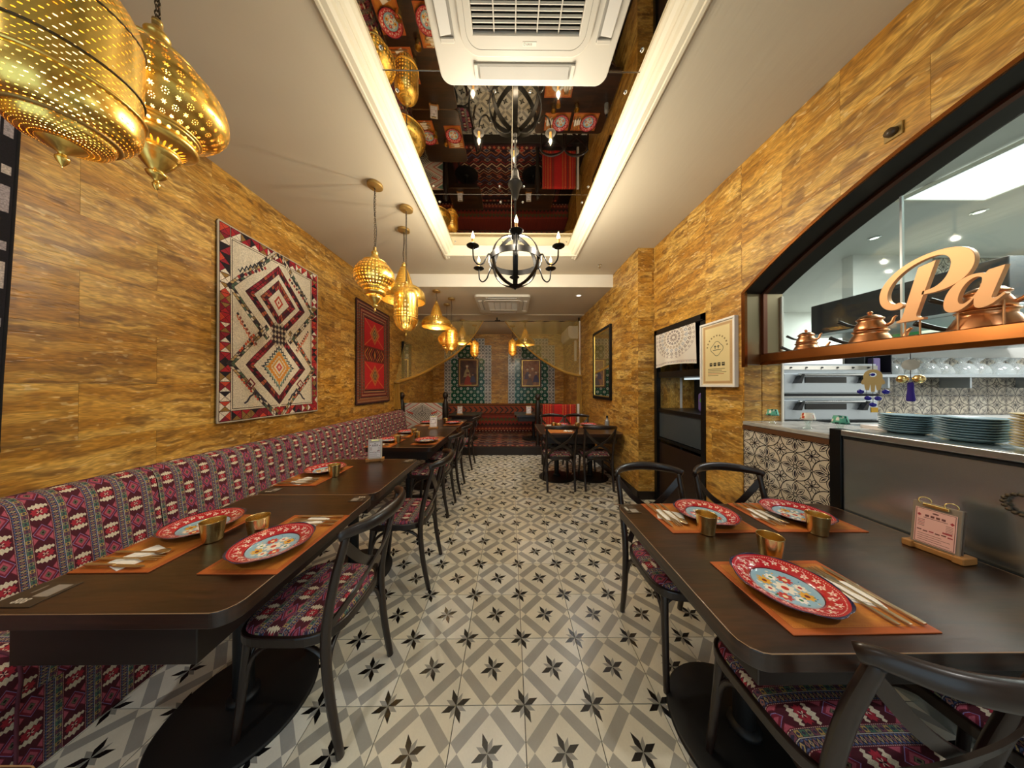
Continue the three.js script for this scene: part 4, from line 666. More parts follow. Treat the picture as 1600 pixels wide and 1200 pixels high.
// flat table tags
{
  const tagTex = (num) => canvasTex(192, 256, (c, w, h) => { rect(c, 0, 0, w, h, '#3a2f22'); rect(c, 22, 26, 96, 96, '#8d867c'); rect(c, 30, 170, 60, 14, '#7d7468'); c.save(); c.translate(148, 128); c.rotate(-Math.PI / 2); c.fillStyle = '#c9c2b2'; c.font = 'bold 52px sans-serif'; c.textAlign = 'center'; c.textBaseline = 'middle'; if (num) c.fillText(num, 0, 0); else for (let i = 0; i < 3; i++) c.fillRect(-50 + i * 36, -16, 26, 30); c.restore(); });
  const A = tagTex('808'), B = tagTex('');
  const one = (label, x, d, turn, tex, w = 0.075, l = 0.1) => { const g = rbox(w, 0.002, l, 0.0008); uvPlanar(g, 0, 2); const u = g.attributes.uv; for (let i = 0; i < u.count; i++) u.setXY(i, 0.5 + u.getX(i) / w, 0.5 - u.getY(i) / l); solo('table_tag', label, 'table tag', g, std('#ffffff', 0.4, 0, { map: tex }), [x, 0.7512, d], turn); };
  one('dark tag numbered 808 on the near left corner of the nearest table', -1.515, 0.835, -Math.PI / 2, A, 0.1, 0.13); one('dark number tag on the far aisle corner of the nearest banquette table', -0.885, 1.52, Math.PI / 2, B); one('dark number tag on the near bench corner of the second banquette table', -1.52, 1.645, -Math.PI / 2, B); one('dark number tag on the far aisle corner of the second banquette table', -0.89, 2.28, Math.PI / 2, B); one('dark number tag on the far left corner of the foreground table', 0.65, 1.385, Math.PI, B);
}
{ // little ornament wreath on the steel counter at the right edge
  const t = thing('bead_wreath', 'small dark beaded ring hanging on the steel counter at the right edge', 'ornament', [1.797, 1.0, 0.885], -Math.PI / 2); for (let i = 0; i < 16; i++) { const a = i * TAU / 16; part('bead', sph(0.0068, 10, 8), darkChain, t, [Math.cos(a) * 0.035, Math.sin(a) * 0.035, 0.004]); }
}
// ---------- hangings ----------
const tapTex1 = canvasTex(800, 1240, (c, w, h) => {
  rect(c, 0, 0, w, h, '#cfc5b0'); const B = 84, cols = ['#a3202a', '#c2442f', '#7a1626', '#8f2030', '#1d1720', '#ddd2c0', '#8a6a38'];
  const blk = (x, y, s, horiz) => { const q = (n) => cols[(hash(Math.round(x), Math.round(y), n) * cols.length) | 0]; pg(c, [[x, y], [x + s, y], [x + s / 2, y + s / 2]], q(1)); pg(c, [[x + s, y], [x + s, y + s], [x + s / 2, y + s / 2]], q(2)); pg(c, [[x + s, y + s], [x, y + s], [x + s / 2, y + s / 2]], q(3)); pg(c, [[x, y + s], [x, y], [x + s / 2, y + s / 2]], q(4)); c.strokeStyle = '#2a1218'; c.lineWidth = 3; c.strokeRect(x, y, s, s); pl(c, [[x, y], [x + s, y + s]], '#2a1218', 2); pl(c, [[x + s, y], [x, y + s]], '#2a1218', 2); };
  for (let i = 0; i < 20; i++) { const s = (h - 12) / 20; for (const x of [6, w - 6 - s]) blk(x, 6 + i * s, s); } for (let i = 1; i < 12; i++) { const s = (w - 12) / 12.9; for (const y of [6, h - 6 - s]) blk(6 + i * s + 5, y, s); }
  c.strokeStyle = '#231a1c'; c.lineWidth = 4; c.strokeRect(B - 6, B - 4, w - 2 * B + 12, h - 2 * B + 8);
  const mx = w / 2 + 8, cy1 = B + (h - 2 * B) * 0.275, cy2 = B + (h - 2 * B) * 0.735, RX = 246, RY = 282;
  // checked outlines of a diamond: n cells a side between two radii
  const ringD = (x, y, rx, ry, k, n, pal, light) => { const P = [[0, -1], [1, 0], [0, 1], [-1, 0]]; for (let e = 0; e < 4; e++) { const [ax, ay] = P[e], [bx, by] = P[(e + 1) % 4]; for (let i = 0; i < n; i++) for (let r = 0; r < 2; r++) { const t0 = i / n, t1 = (i + 1) / n, k0 = 1 - (1 - k) * r / 2, k1 = 1 - (1 - k) * (r + 1) / 2, pt = (t, kk) => [x + lerp(ax, bx, t) * rx * kk, y + lerp(ay, by, t) * ry * kk]; pg(c, [pt(t0, k0), pt(t1, k0), pt(t1, k1), pt(t0, k1)], pal[(hash(i + e * 17, r + n, x | 0) * pal.length) | 0], light, 3); } } };
  const dark = ['#7c1828', '#5a1420', '#251420', '#9a2a34', '#40182a', '#a4563a'], lite = ['#cfc5b0', '#2a2228', '#7e6a4a', '#b79a68', '#cfc5b0', '#49604e'];
  for (const cy of [cy1, cy2]) { ringD(mx, cy, RX + 118, RY + 138, 0.88, 22, lite, '#3b3030'); }
  rect(c, B - 4, cy1 + RY + 140, 0, 0, '#000');
  for (const cy of [cy1, cy2]) { dia(c, mx, cy, RX + 20, RY + 26, '#d3c9b5'); ringD(mx, cy, RX, RY, 0.78, 12, dark, '#1f141a'); }
  ringD(mx, cy1, 146, 172, 0.62, 7, dark, '#1f141a'); dia(c, mx, cy1, 40, 54, '#b0402f'); dia(c, mx, cy1, 24, 34, '#d8cdb8'); dia(c, mx, cy1, 8, 14, '#a33b34');
  const saw = (x, y, rx, ry, n, col, lw) => { const p = []; for (let e = 0; e < 4; e++) { const A = [[0, -1], [1, 0], [0, 1], [-1, 0]][e], Z = [[1, 0], [0, 1], [-1, 0], [0, -1]][e]; for (let i = 0; i < n; i++) { p.push([x + lerp(A[0], Z[0], i / n) * rx, y + lerp(A[1], Z[1], i / n) * ry]); p.push([x + lerp(A[0], Z[0], (i + 0.5) / n) * rx * 0.86, y + lerp(A[1], Z[1], (i + 0.5) / n) * ry * 0.86]); } } p.push(p[0]); pl(c, p, col, lw); };
  saw(mx, cy2, 132, 168, 7, '#26303c', 8); saw(mx, cy2 + 10, 116, 150, 7, '#7f9b8e', 6); saw(mx, cy2, 92, 118, 6, '#cf8a35', 16); dia(c, mx, cy2, 60, 78, '#c98f3c'); dia(c, mx, cy2, 44, 58, '#d5cab6'); dia(c, mx, cy2, 28, 36, '#b5453f'); dia(c, mx, cy2, 12, 18, '#d8b0a0');
  // crossing lattice between the two diamonds
  for (let i = -3; i <= 3; i++) for (let k = -3; k <= 3; k++) if (Math.abs(i) + Math.abs(k) < 5) dia(c, mx + (i + k) * 15, (cy1 + cy2) / 2 + (i - k) * 19, 13, 16, (i + k) & 1 ? '#2a2226' : '#b9ab92', '#1f171a', 2);
  const motif = (x, y, s, col) => { dia(c, x, y, 16 * s, 18 * s, null, col, 9); dia(c, x, y, 6, 7, col); };
  for (const sx of [0, 1]) { const X = (v) => (sx ? w - v : v); for (let i = 0; i < 9; i++) { dia(c, X(120 + i * 22), 300 - i * 17, 12, 14, i % 2 ? '#2b2230' : '#94302f'); dia(c, X(112 + i * 15), 545 + i * 22, 10, 12, i % 3 ? '#7d4238' : '#2b2a33'); dia(c, X(112 + i * 13), 800 - i * 17, 10, 12, i % 3 ? '#c2502f' : '#4d3a40'); dia(c, X(118 + i * 16), 955 + i * 19, 9, 10, '#b8452f'); }
    const z = []; for (let i = 0; i < 15; i++) z.push([X(116 + i * 13), 262 - i * 10 + (i % 2 ? 12 : -12)]); pl(c, z, '#1f2630', 7); const z2 = []; for (let i = 0; i < 14; i++) z2.push([X(106 + i * 9), 560 + i * 13 + (i % 2 ? 9 : -9)]); pl(c, z2, '#c0502f', 6); const z3 = []; for (let i = 0; i < 9; i++) z3.push([X(150 + i * 20), 1130 - (4 - Math.abs(i - 4)) * 22 + (i % 2 ? 10 : 0)]); pl(c, z3, '#33303f', 12);
    motif(X(195), 1000, 1.9, '#6a1c26'); }
  weave(c, w, h, 0.13, 3);
});
const tapTex2 = canvasTex(560, 860, (c, w, h) => {
  rect(c, 0, 0, w, h, '#3a1513'); const bands = [[10, '#5b2a1c'], [34, '#2a1214'], [60, '#6a1d1a'], [92, '#2b1615'], [112, '#7a2018']]; for (const [m, f] of bands) rect(c, m, m, w - 2 * m, h - 2 * m, f);
  for (const m of [22, 47, 76, 102]) { for (let i = 0; i < 60; i++) { const y = m + i / 60 * (h - 2 * m), x = m + i / 60 * (w - 2 * m); for (const X of [m, w - m]) dia(c, X, y, 7, 5, i % 2 ? '#a8622f' : '#8f8168'); for (const Y of [m, h - m]) dia(c, x, Y, 5, 7, i % 2 ? '#a8622f' : '#8f8168'); } }
  const X0 = 120, X1 = w - 120; for (const [y0, y1] of [[130, 360], [500, 730]]) { rect(c, X0, y0, X1 - X0, y1 - y0, '#b3141a'); rect(c, X0 + 6, y0 + 6, X1 - X0 - 12, y1 - y0 - 12, '#a51218'); const m = w / 2, q = (y0 + y1) / 2; pl(c, [[X0, y0], [X1, y1]], '#b8562a', 9); pl(c, [[X1, y0], [X0, y1]], '#b8562a', 9); dia(c, m, q, 84, 96, '#b05a26'); dia(c, m, q, 62, 74, '#7d3a1c'); dia(c, m, q, 50, 60, '#a8793a'); dia(c, m, q, 36, 46, '#2c2026'); dia(c, m, q, 22, 30, '#9a7d46'); dia(c, m, q, 10, 14, '#2c2026'); }
  rect(c, X0, 372, X1 - X0, 116, '#3b1512'); for (let k = 0; k < 5; k++) { for (const s of [-1, 1]) pl(c, [[w / 2 + s * (20 + k * 30), 376], [w / 2 + s * (66 + k * 30), 430], [w / 2 + s * (20 + k * 30), 484]].map(([a, b]) => [Math.max(X0, Math.min(X1, a)), b]), k % 2 ? '#b8742f' : '#9a3a22', 9); } dia(c, w / 2, 430, 18, 44, '#b06a30');
  for (const y of [742, 118]) { rect(c, X0, y, X1 - X0, 10, '#1d1014'); } rect(c, 30, h - 46, w - 60, 22, '#7a4a2a'); weave(c, w, h, 0.14, 2);
});
const rugTex0 = canvasTex(480, 820, (c, w, h) => {
  rect(c, 0, 0, w, h, '#17131a'); rect(c, 90, 60, w - 180, h - 120, '#6e1420'); for (let k = 0; k < 5; k++) { dia(c, w / 2, 130 + k * 140, 130, 66, '#241a22'); dia(c, w / 2, 130 + k * 140, 90, 46, '#b8a99a'); dia(c, w / 2, 130 + k * 140, 50, 26, '#8c1c26'); }
  for (const X of [5, w - 66]) for (let k = 0; k < 9; k++) { const y = 40 + k * 86; for (let i = 0; i < 4; i++) pg(c, [[X + i * 16, y + (k % 2 ? i * 14 : 44 - i * 14)], [X + i * 16 + 12, y + (k % 2 ? i * 14 : 44 - i * 14)], [X + i * 16 + 12, y + 62], [X + i * 16, y + 62]], k % 3 === 1 ? '#b8aca4' : '#9d9396'); if (k % 3 === 2) pg(c, [[X, y], [X + 46, y + 20], [X, y + 60]], '#8e2730'); rect(c, X + 20, y + 68, 10, 10, '#a4202c'); }
  weave(c, w, h, 0.14, 2);
});
function hanging(name, label, tex, x, d0, d1, y0, y1, edge, sway) {   // a woven piece hung on the left wall, thick and gently waving
  const t = thing(name, label, 'wall hanging', [XL, 0, 0]), W = d1 - d0, Hh = y1 - y0, th = 0.008;
  const off = (u, v) => 0.006 + 0.010 * Math.abs(Math.sin(u * 9 + v * 2)) * (1 - v * 0.6) + 0.012 * (1 - v) * 0.5, sw = (u, v) => -sway * (1 - v) * Math.max(0, u * 2 - 1);
  const f = surface((u, v) => [off(u, v) + th, y0 + v * Hh, -(d0 + u * W + sw(u, v))], 36, 40), b = surface((u, v) => [off(1 - u, v), y0 + v * Hh, -(d0 + (1 - u) * W + sw(1 - u, v))], 36, 40);
  part('woven_field', f, std('#ffffff', 0.95, 0, { map: tex, bumpMap: kilimBump, bumpScale: 0.001 }), t); part('backing', b, std('#4a3a30', 0.95), t);
  const rim = [], N = 40; for (let i = 0; i <= N; i++) rim.push([i / N, 0]); for (let i = 1; i <= N; i++) rim.push([1, i / N]); for (let i = 1; i <= N; i++) rim.push([1 - i / N, 1]); for (let i = 1; i < N; i++) rim.push([0, 1 - i / N]);
  part('bound_edge', new THREE.TubeGeometry(new THREE.CatmullRomCurve3(rim.map(([u, v]) => new THREE.Vector3(off(u, v) + th / 2, y0 + v * Hh, -(d0 + u * W + sw(u, v)))), true, 'centripetal'), 200, 0.0065, 6, true), std(edge, 0.95), t);
}
hanging('woven_tapestry', 'cream tapestry with two stacked red diamonds and a checked border', tapTex1, 0, 2.005, 3.03, 1.125, 2.715, '#b9ae9a', 0);
hanging('woven_rug', 'dark red rug hanging with two bright red panels and diamonds', tapTex2, 0, 3.79, 4.83, 1.125, 2.72, '#241012', 0);
hanging('woven_runner', 'black and white kilim hanging cut off at the left edge', rugTex0, 0, 0.25, 1.2, 1.1, 2.75, '#0e0c10', 0.05);
function framed(name, label, category, pos, turn, w, h, bar, depth, frameMat, face, inner) {
  const t = thing(name, label, category, pos, turn); part('frame', ringGeo(w, h, bar, depth), frameMat, t); if (inner) part('inner_frame', ringGeo(w - bar * 2 + 0.004, h - bar * 2 + 0.004, inner[0], depth * 0.8), inner[1], t, [0, 0, 0.001]);
  part(category === 'mirror' ? 'mirror_glass' : 'picture', box(w - bar * 1.6, h - bar * 1.6, 0.006), face, t, [0, 0, depth * 0.45]); part('backing_board', box(w - 0.01, h - 0.01, 0.004), darkWood, t, [0, 0, 0.002]); return t;
}
framed('framed_mirror', 'tall mirror in a black and gold frame on the right wall', 'mirror', [XP, 1.785, 4.42], -Math.PI / 2, 0.84, 1.21, 0.045, 0.035, blackIron, std(new THREE.Color(0.86, 0.86, 0.82), 0.01, 1), [0.02, gold]);
framed('framed_mirror', 'tall narrow mirror in a dark frame on the left wall beside the drape', 'mirror', [XL, 1.95, 5.62], Math.PI / 2, 0.42, 0.8, 0.04, 0.05, blackIron, std(new THREE.Color(0.86, 0.86, 0.82), 0.01, 1));
{ // certificate by the hatch
  const tex = canvasTex(360, 620, (c, w, h) => {
    rect(c, 0, 0, w, h, '#e8dcc2'); rect(c, 16, 16, w - 32, h - 32, '#c9a878'); rect(c, 44, 44, w - 88, h - 88, '#e3d09a'); for (let i = 0; i < 40; i++) { for (const x of [30, w - 30]) dia(c, x, 30 + i * (h - 60) / 39, 7, 7, '#b58d5c'); if (i < 24) for (const y of [30, h - 30]) dia(c, 30 + i * (w - 60) / 23, y, 7, 7, '#b58d5c'); }
    for (let i = 0; i < 11; i++) { const a = Math.PI + (i + 0.5) * Math.PI / 11; c.save(); c.translate(w / 2 + Math.cos(a) * 112, 250 + Math.sin(a) * 120); c.rotate(a + Math.PI / 2); rect(c, -7, -8, 14, 15, '#8a7650'); c.restore(); }
    c.strokeStyle = '#4c5040'; c.lineWidth = 5; c.beginPath(); for (let i = 0; i <= 60; i++) { const a = i / 60 * TAU, r = 64 + 7 * Math.cos(a * 4); c.lineTo(w / 2 + Math.cos(a) * r, 258 + Math.sin(a) * r); } c.closePath(); c.stroke(); for (const x of [-24, 12]) { rect(c, w / 2 + x - 8, 232, 26, 8, '#3d4236'); rect(c, w / 2 + x, 224, 8, 34, '#3d4236'); } rect(c, w / 2 - 44, 268, 88, 6, '#3d4236');
    for (let i = 0; i < 4; i++) { rect(c, 96 + i * 46, 396, 32, 34, '#2f2c22'); rect(c, 102 + i * 46, 408, 20, 4, '#e3d09a'); } for (let i = 0; i < 5; i++) rect(c, 76, 456 + i * 16, [190, 160, 205, 180, 120][i], 5, i === 3 ? '#a33a2a' : '#5a523c');
  });
  const t = thing('certificate_frame', 'gold certificate in a white frame hanging between cabinet and hatch', 'framed certificate', [XR, 1.69, 2.185], -Math.PI / 2);
  part('frame', ringGeo(0.37, 0.57, 0.018, 0.035), std('#e9e6df', 0.4), t); part('certificate', box(0.34, 0.54, 0.004), std('#ffffff', 0.5, 0, { map: tex }), t, [0, 0, 0.022]); part('backing_board', box(0.35, 0.55, 0.004), darkWood, t, [0, 0, 0.004]);
}
{ // black cabinet set in the wall: frame, shelves, dark back with things inside
  const t = thing('wall_cabinet', 'tall black framed cabinet with open shelves set into the right wall', 'cabinet', [0, 0, 0]), d0 = CAB0, d1 = CAB1, D = d1 - d0, m = (d0 + d1) / 2, x0 = XR + 0.004, dep = 0.48;
  const fr = std('#0d0d0e', 0.35);
  part('frame', merge([at(box(0.05, CABH, 0.05), 0, CABH / 2, D / 2 - 0.025), at(box(0.05, CABH, 0.05), 0, CABH / 2, -D / 2 + 0.025), at(box(0.05, 0.07, D), 0, CABH - 0.035, 0)]), fr, t, [x0 + 0.01, 0, -m]);
  part('side_panel', box(dep, CABH, 0.012), travMats[2], t, [x0 + dep / 2, CABH / 2, -d1 + 0.008]); part('side_panel', box(dep, CABH, 0.012), fr, t, [x0 + dep / 2, CABH / 2, -d0 - 0.008]);
  part('back_panel', box(0.012, CABH, D), std('#1d2126', 0.3), t, [x0 + dep, CABH / 2, -m]); part('top_panel', box(dep, 0.012, D), fr, t, [x0 + dep / 2, CABH - 0.006, -m]);
  for (const [y, h] of [[1.545, 0.07], [1.12, 0.04], [0.78, 0.03]]) part('shelf', box(dep * 0.98, h, D - 0.03), fr, t, [x0 + dep / 2, y, -m]);
  part('lower_door', rbox(0.02, 0.3, D - 0.1, 0.003), std('#3b4248', 0.35), t, [x0 + 0.03, 0.95, -m]); part('lower_door', rbox(0.02, 0.72, D - 0.1, 0.003), std('#251712', 0.4), t, [x0 + 0.03, 0.37, -m]);
  const lt = part('shelf_lamp', box(0.02, 0.02, D - 0.2), std('#ffffff', 0.5, 0, { emissive: new THREE.Color(0.8, 0.95, 1), emissiveIntensity: 2.0 }), t, [x0 + 0.3, 1.495, -m]); void lt;
  t.add(lampArea(x0 + 0.3, 1.48, m, 0.05, D - 0.25, COOL, 6, [x0 + 0.3, 0, -m])); t.children[t.children.length - 1].rotation.set(-Math.PI / 2, 0, 0);
  const f1 = thing('purple_packet', 'purple and green packet on the cabinet shelf', 'packet', [2.02, 1.142, 2.62], -1.2); part('bag', rbox(0.14, 0.2, 0.07, 0.03, 4), std('#6a5a9a', 0.4), f1, [0, 0.1, 0]); part('green_patch', rbox(0.07, 0.06, 0.074, 0.02, 3), std('#57a04a', 0.5), f1, [-0.02, 0.12, 0]);
  const gp = thing('brass_pipe', 'upright brass tube standing in the cabinet', 'pipe', [1.98, 1.142, 2.47]); part('tube', cyl(0.018, 0.018, 0.36, 16), brass, gp, [0, 0.18, 0]); part('foot', cyl(0.03, 0.034, 0.02, 18), brass, gp, [0, 0.01, 0]);
  // the embroidered cloth over the top opening
  const cloth = canvasTex(512, 512, (c, w) => { rect(c, 0, 0, w, w, '#dcd3c6'); const m2 = w / 2; for (const [r, n, s, f] of [[30, 8, 16, '#6a5550'], [70, 14, 14, '#4a3c48'], [112, 20, 16, '#8f7a62'], [150, 18, 20, '#6d7f96'], [190, 26, 18, '#4d3f44'], [228, 30, 14, '#9a8a86']]) { for (let k = 0; k < n; k++) { const a = k * TAU / n; dia(c, m2 + Math.cos(a) * r * 1.05, 120 + Math.sin(a) * r * 1.25, s * 0.8, s, null, f, 5); c.beginPath(); c.arc(m2 + Math.cos(a) * r, 120 + Math.sin(a) * r * 1.25, 4, 0, TAU); c.fillStyle = f; c.fill(); } c.strokeStyle = f; c.lineWidth = 2; c.beginPath(); c.ellipse(m2, 120, r * 1.02 + s, (r + s) * 1.25, 0, 0, TAU); c.stroke(); } rect(c, 0, w - 48, w, 5, '#8c7468'); for (let i = 0; i < 32; i++) dia(c, 8 + i * 16, w - 30, 6, 8, i % 2 ? '#a3707a' : '#6c6a78'); });
  const cg = surface((u, v) => [0.012 * Math.sin(u * 14) * (1 - v) + 0.01, 1.63 + v * 0.40 + 0.02 * (1 - v) * Math.sin(u * 3.1), -(CAB1 - 0.06 - u * 0.66)], 40, 12);
  const cl = solo('embroidered_cloth', 'white cloth with mandala embroidery hanging across the top of the cabinet', 'cloth', cg, std('#ffffff', 0.95, 0, { map: cloth, side: THREE.DoubleSide }), [XR - 0.03, 0, 0]); void cl;
  const rd = thing('curtain_rod', 'thin black rod holding the embroidered cloth over the cabinet', 'rod', [XR - 0.016, 2.03, m]); part('rod', at(cyl(0.006, 0.006, D - 0.02, 10), 0, 0, 0, Math.PI / 2), blackIron, rd); for (const s of [-1, 1]) part('bracket', box(0.03, 0.016, 0.012), blackIron, rd, [0.01, 0, s * (D / 2 - 0.03)]);
}
{ const t = thing('wall_sensor', 'small round sensor on a square plate high on the right wall', 'sensor', [XR, 2.605, 1.18], -Math.PI / 2); part('plate', rbox(0.06, 0.06, 0.008, 0.004), std('#a0803f', 0.5), t, [0, 0, 0.004]); part('head', at(lathe([[0, 0], [0.02, 0], [0.018, 0.02], [0, 0.024]], 20), 0, 0, 0, Math.PI / 2), std('#4a3a28', 0.4), t, [0, 0, 0.008]); }
// ---------- pendant lanterns ----------
const linkG = (() => { const g = new THREE.TorusGeometry(0.008, 0.0021, 6, 12); g.scale(0.8, 1.35, 1); return g; })();
function chainGeo(len, step = 0.0165) { const l = [], n = Math.max(1, Math.round(len / step)); for (let i = 0; i < n; i++) l.push(at(linkG.clone(), 0, (i + 0.5) * len / n, 0, 0, i % 2 ? Math.PI / 2 : 0)); return merge(l); }
const I_LANTERN = 1.9;
function lantern(kind, label, x, d, yTip, yCeil, o = {}) {
  const G = 'punched gold pendant lanterns', t = thing('pendant_lantern', label, 'lantern', [x, yTip, d], o.turn ?? rnd() * 6, G), k = o.scale ?? 1;
  const L = (pts, n = 40, seg = 40) => { const g = lathe(smoothProfile(pts, n), seg); g.scale(k, k, k); return g; };
  let top, bulbY;
  if (kind === 'ball') {
    part('finial', L([[0.001, 0], [0.006, 0.008], [0.009, 0.02], [0.006, 0.032], [0.018, 0.045], [0.022, 0.055], [0.016, 0.062], [0.032, 0.085], [0.042, 0.105]], 36), gold, t);
    part('lower_cup', L([[0.03, 0.09], [0.05, 0.118], [0.05, 0.135], [0.08, 0.15], [0.088, 0.165], [0.082, 0.178], [0.09, 0.19], [0.088, 0.2]], 30), dottedCup, t);
    part('ring', at(new THREE.TorusGeometry(0.089 * k, 0.006 * k, 8, 40), 0, 0.2 * k, 0, Math.PI / 2), gold, t);
    part('body', L([[0.09, 0.2], [0.128, 0.225], [0.154, 0.265], [0.159, 0.30], [0.150, 0.345], [0.122, 0.39], [0.085, 0.425]], 36, 56), filigreeBall, t);
    part('shoulder_ring', at(new THREE.TorusGeometry(0.084 * k, 0.007 * k, 8, 40), 0, 0.425 * k, 0, Math.PI / 2), gold, t);
    part('neck', L([[0.086, 0.425], [0.07, 0.44], [0.045, 0.455], [0.034, 0.47], [0.024, 0.49], [0.028, 0.505], [0.018, 0.52], [0.008, 0.535], [0.012, 0.545], [0.003, 0.555]], 36), gold, t);
    top = 0.553; bulbY = 0.3;
  } else if (kind === 'tube') {
    part('finial', L([[0.001, 0], [0.007, 0.01], [0.01, 0.02], [0.006, 0.03], [0.026, 0.045], [0.036, 0.055]], 24), gold, t);
    if (o.smooth) { part('lower_bulb', L([[0.076, 0.088], [0.092, 0.098], [0.104, 0.118], [0.109, 0.145], [0.109, 0.17]], 24, 48), dottedBand, t); part('ring', at(new THREE.TorusGeometry(0.074 * k, 0.005 * k, 8, 48), 0, 0.086 * k, 0, Math.PI / 2), agedBrass, t); part('lower_cup', L([[0.03, 0.05], [0.052, 0.056], [0.066, 0.067], [0.072, 0.084]], 20, 40), dottedBand, t); }
    else part('lower_bulb', L([[0.034, 0.052], [0.066, 0.075], [0.09, 0.105], [0.106, 0.145], [0.109, 0.17]], 24, 48), filigreeTube, t);
    part('ring', at(new THREE.TorusGeometry(0.110 * k, 0.005 * k, 8, 48), 0, 0.172 * k, 0, Math.PI / 2), gold, t);
    part('body', L([[0.108, 0.175], [0.108, 0.22], [0.109, 0.3], [0.108, 0.37], [0.098, 0.415], [0.074, 0.45], [0.04, 0.472]], 40, 56), o.smooth ? dotted : filigreeTube, t);
    if (o.smooth) for (const y of [0.225, 0.36]) part('ring', at(new THREE.TorusGeometry(0.109 * k, 0.0025 * k, 6, 48), 0, y * k, 0, Math.PI / 2), darkChain, t);
    part('neck', L([[0.046, 0.468], [0.03, 0.48], [0.018, 0.49], [0.022, 0.502], [0.01, 0.515], [0.003, 0.53]], 24), gold, t);
    top = 0.528; bulbY = 0.29;
  } else {
    part('rim', at(new THREE.TorusGeometry(0.224 * k, 0.005 * k, 8, 56), 0, 0, 0, Math.PI / 2), gold, t);
    part('shade', L([[0.224, 0.0], [0.228, 0.02], [0.226, 0.06], [0.210, 0.105], [0.17, 0.145], [0.115, 0.168], [0.095, 0.178]], 36, 64), filigreeBell, t);
    part('upper_cone', L([[0.098, 0.176], [0.092, 0.20], [0.076, 0.25], [0.06, 0.30], [0.042, 0.345], [0.03, 0.37]], 30, 48), filigreeBell, t);
    part('neck', L([[0.034, 0.366], [0.022, 0.385], [0.024, 0.398], [0.012, 0.415], [0.003, 0.43]], 24), gold, t);
    top = 0.428; bulbY = 0.13;
  }
  top *= k; bulbY *= k;
  const bulb = part('bulb', (() => { const g = lathe(smoothProfile([[0.001, -0.04], [0.02, -0.034], [0.03, -0.01], [0.024, 0.02], [0.013, 0.045], [0.013, 0.07], [0.001, 0.071]], 24), 20); return g; })(), bulbMat, t, [0, bulbY, 0]); void bulb;
  t.add(lampPoint(0, bulbY - 0.005, 0, WARM, (o.power ?? 1) * I_LANTERN, 1));
  const hC = yCeil - yTip; part('socket', cyl(0.012, 0.014, Math.max(0.02, top - bulbY - 0.06), 12), agedBrass, t, [0, (top + bulbY + 0.06) / 2, 0]);
  part('chain', chainGeo(hC - top - 0.028), darkChain, t, [0, top, 0]);
  const len = hC - top - 0.02; part('cord', limb([[0.004, top, 0.004], [0.012, top + len * 0.3, -0.006], [-0.008, top + len * 0.65, 0.008], [0.0, top + len, 0.0]], 0.0024, 24, 6), blackPlastic, t);
  part('canopy', lathe([[0, 0], [0.055, 0], [0.062, -0.004], [0.062, -0.022], [0.056, -0.027], [0.012, -0.03], [0.01, -0.036], [0, -0.036]].reverse(), 36), agedBrass, t, [0, hC, 0]);
  return t;
}
const dottedCup = std(new THREE.Color(0.95, 0.66, 0.18), 0.3, 1, { alphaMap: punched((c) => { c.fillStyle = '#000'; for (let k = 0; k < 4; k++) for (const y of [70, 180]) { c.beginPath(); c.arc(32 + k * 64, y, 13, 0, TAU); c.fill(); } }, [7, 1]), alphaTest: 0.5, side: THREE.DoubleSide });
lantern('tube', 'huge rounded gold lantern filling the top left corner', -1.035, 0.597, 1.925, HC, { smooth: true, scale: 1.0, turn: 1 });
lantern('ball', 'gold turnip lantern with tiered finial beside the top left lantern', -1.20, 0.874, 2.08, HC, { turn: 2, scale: 1.05 });
lantern('ball', 'gold turnip lantern before the red rug, leftmost of the middle trio', -1.155, 2.19, 2.044, HC, { turn: 0.5 });
lantern('tube', 'rounded gold tube lantern in front of the wide bell lantern', -1.006, 2.48, 1.892, HC, { turn: 1.4 });
lantern('bell', 'wide gold bell lantern behind the tube lantern of the middle trio', -1.17, 2.82, 2.345, HC, { turn: 2.2 });
lantern('bell', 'gold bell lantern hanging from the lower ceiling right of the tube lantern', -1.19, 4.14, 2.36, HB, { turn: 0.2 });
lantern('ball', 'small round gold lantern half hidden behind the farther tube lantern', -1.19, 4.82, 1.98, HB, { turn: 0.9 });
lantern('tube', 'gold tube lantern before the sheer drape, farther along the aisle', -1.03, 4.5, 1.97, HB, { turn: 1.9 });
lantern('bell', 'gold bell lantern seen through the left sheer drape', -1.12, 6.0, 2.40, HB, { turn: 0.7 });
lantern('tube', 'gold tube lantern behind the left drape by the green tiles', -0.90, 6.5, 2.08, HB, { turn: 2.9 });
lantern('bell', 'gold bell lantern seen through the right sheer drape', 0.36, 6.1, 2.38, HB, { turn: 1.7 });
lantern('tube', 'gold tube lantern at the edge of the right drape by the green tiles', 0.06, 6.6, 2.12, HB, { turn: 0.4 });
